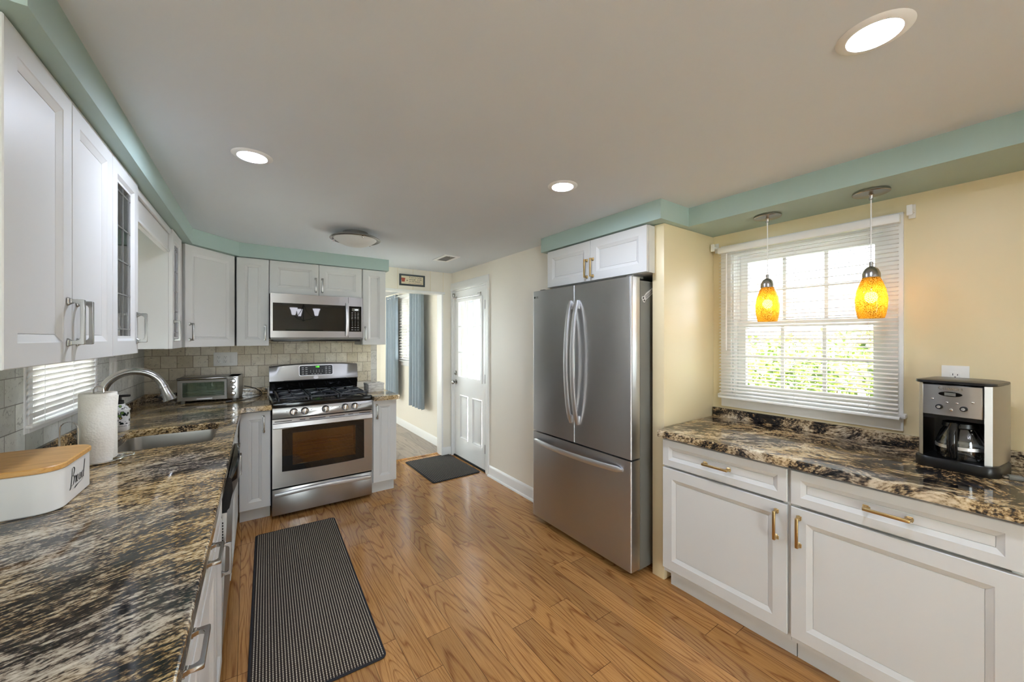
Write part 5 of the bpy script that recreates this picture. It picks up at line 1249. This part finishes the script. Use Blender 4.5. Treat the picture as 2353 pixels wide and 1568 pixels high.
# ================================================================== DINING END (seen mirrored in the microwave door)
t = thing('chandelier', 'dining chandelier with lit bell shades mirrored in the microwave door', 'chandelier', (0.99, -1.50, ZC))
b = B(); b.lathe([(0, 0), (0.06, 0), (0.055, -0.02), (0.01, -0.03), (0.008, -0.40), (0.03, -0.41), (0.02, -0.44), (0, -0.45)], 20); b.obj('stem', 'black', t)
for a in (20, 140, 260):
    c_, s_ = cos(R(a)), sin(R(a))
    b = B(); b.tube([(0.01 * c_, 0.01 * s_, -0.42), (0.12 * c_, 0.12 * s_, -0.40), (0.22 * c_, 0.22 * s_, -0.36), (0.255 * c_, 0.255 * s_, -0.32)], 0.007, 8)
    b.tube([(0.01 * c_, 0.01 * s_, -0.10), (0.06 * c_, 0.06 * s_, -0.22), (0.15 * c_, 0.15 * s_, -0.33), (0.22 * c_, 0.22 * s_, -0.36)], 0.006, 8); ar = b.obj('arm', 'black', t)
    b = B(); b.lathe([(0.03, -0.32), (0.04, -0.29), (0.05, -0.23), (0.075, -0.17)], 24, (0.255 * c_, 0.255 * s_, 0)); b.obj('lamp_shade', 'dining_bulb', ar)
t = thing('framed_picture', 'framed print on the rear wall mirrored in the microwave door', 'picture', (1.20, -3.2, 1.30), 180)
b = B(); b.frame(-0.42, 0.42, -0.35, 0.35, -0.02, 0, 0.05, 0.05, 0.05, 0.05); b.obj('picture_frame', 'fridge_side', t)
b = B(); b.box(-0.375, 0.375, -0.012, -0.004, -0.305, 0.305); pr_ = b.obj('print', 'pic_dark', t)

# ================================================================== OUTSIDE
b = B(); b.box(2.3, 26, -16, 22, -0.5, -0.45); struct(b.obj('ground_right', 'bounce_ground'))
b = B(); b.box(-16, -1.8, -16, 22, -0.5, -0.45); struct(b.obj('ground_left', 'bounce_ground'))
b = B(); b.box(-1.8, 2.3, 7.6, 22, -0.5, -0.45); b.box(-1.8, 2.3, -16, -3.5, -0.5, -0.45); struct(b.obj('ground_back', 'bounce_ground'))


def shrub(x, y, h, r, lab, n=1900):
    t = thing('shrub', lab, 'shrub', (x, y, -0.45), 0, 'shrubs outside the window')
    b = B(); b.tube([(0, 0, 0), (0.02, 0.01, h * 0.4), (0.0, 0.03, h * 0.7)], [0.035, 0.025, 0.012], 8)
    for k in range(5):
        a = k * 1.26; b.tube([(0.01, 0.01, h * 0.3), (r * 0.5 * cos(a), r * 0.5 * sin(a), h * 0.65)], [0.015, 0.007], 6)
    b.obj('stem', 'bark', t)
    bm = bmesh.new()
    for i in range(n):
        while True:
            q = Vector((random.uniform(-1, 1), random.uniform(-1, 1), random.uniform(-1, 1)))
            if 0.35 < q.length and abs(q.x) ** 3 + abs(q.y) ** 3 + abs(q.z) ** 4 < 1: break
        c = Vector((q.x * r, q.y * r, h * 0.56 + q.z * h * 0.44)); s = random.uniform(0.03, 0.06)
        d = Vector((random.gauss(0, 1), random.gauss(0, 1), random.gauss(0, 1))).normalized(); e = d.cross(Vector((random.gauss(0, 1), random.gauss(0, 1), random.gauss(0, 1)))).normalized()
        bm.faces.new([bm.verts.new(c + v) for v in (-d * s, e * s * 0.5, d * s, -e * s * 0.5)])
    b = B(); b._in(bm); b.obj('foliage', 'leaf', t, smooth=False)


for x, y, h, r_, lab in ((4.4, 2.35, 1.98, 0.40, 'leafy shrub outside, the one nearest the back door'), (4.4, 1.52, 1.92, 0.40, 'leafy shrub seen through the blind below the pendant nearer the partition'),
                         (4.4, 0.70, 2.00, 0.40, 'leafy shrub seen through the blind below the pendant nearer the coffee maker'), (4.4, -0.12, 1.90, 0.40, 'leafy shrub outside, beyond the coffee maker'),
                         (5.5, 2.40, 1.95, 0.42, 'shrub in the row nearer the house, first from the back door'), (5.5, 1.39, 2.0, 0.42, 'shrub in the row nearer the house, middle one'), (5.5, 0.42, 1.95, 0.42, 'shrub in the row nearer the house, last one')):
    shrub(x, y, h, r_, lab)
t = thing('neighbour_house', 'pale neighbouring house with sloping roof beyond the shrubs', 'house', (9.5, 1.5, -0.45))
b = B(); b.box(0, 6, -6, 6, 0, 2.9); b.obj('house_wall', 'stucco', t, smooth=False)
b = B(); b.prism([(-0.5, 2.8), (3, 5.2), (6.5, 2.8), (6.5, 2.95), (3, 5.4), (-0.5, 2.95)], 'y', -6.4, 6.4); b.obj('house_roof', 'shingle', t, smooth=False)
b = B(); b.box(-0.03, 0.02, -1.1, 0.3, 1.35, 2.1); hwn = b.obj('house_window', 'blueglass', t)
b = B(); b.frame(-1.18, 0.38, 1.27, 2.18, -0.04, 0.02, 0.07, 0.07, 0.07, 0.07); o_ = b.obj('house_window_frame', 'trim', hwn, (0.0, 0, 0), (0, 0, R(90)))
t = thing('porch_post', 'white porch post with a slanting brace outside the back door', 'post', (3.6, 5.6, -0.45))
b = B(); b.box(-0.06, 0.06, -0.06, 0.06, 0, 2.75); b.obj('post', 'trim', t)
b = B(); b.tube([(0, -0.02, 1.7), (0.0, -0.55, 2.6)], 0.04, 4); b.obj('brace', 'fridge_side', t)
b = B(); b.box(-0.07, 0.07, -1.6, 1.2, 2.6, 2.8); b.obj('beam', 'sign_frame', t)
t = thing('garden_fence', 'pale fence of horizontal rails outside the back door', 'fence', (7.0, 8.5, -0.45))
for z in (0.3, 0.6, 0.9, 1.2): b = B(); b.box(-0.03, 0.03, -3, 3, z, z + 0.18); b.obj('rail', 'stucco', t)
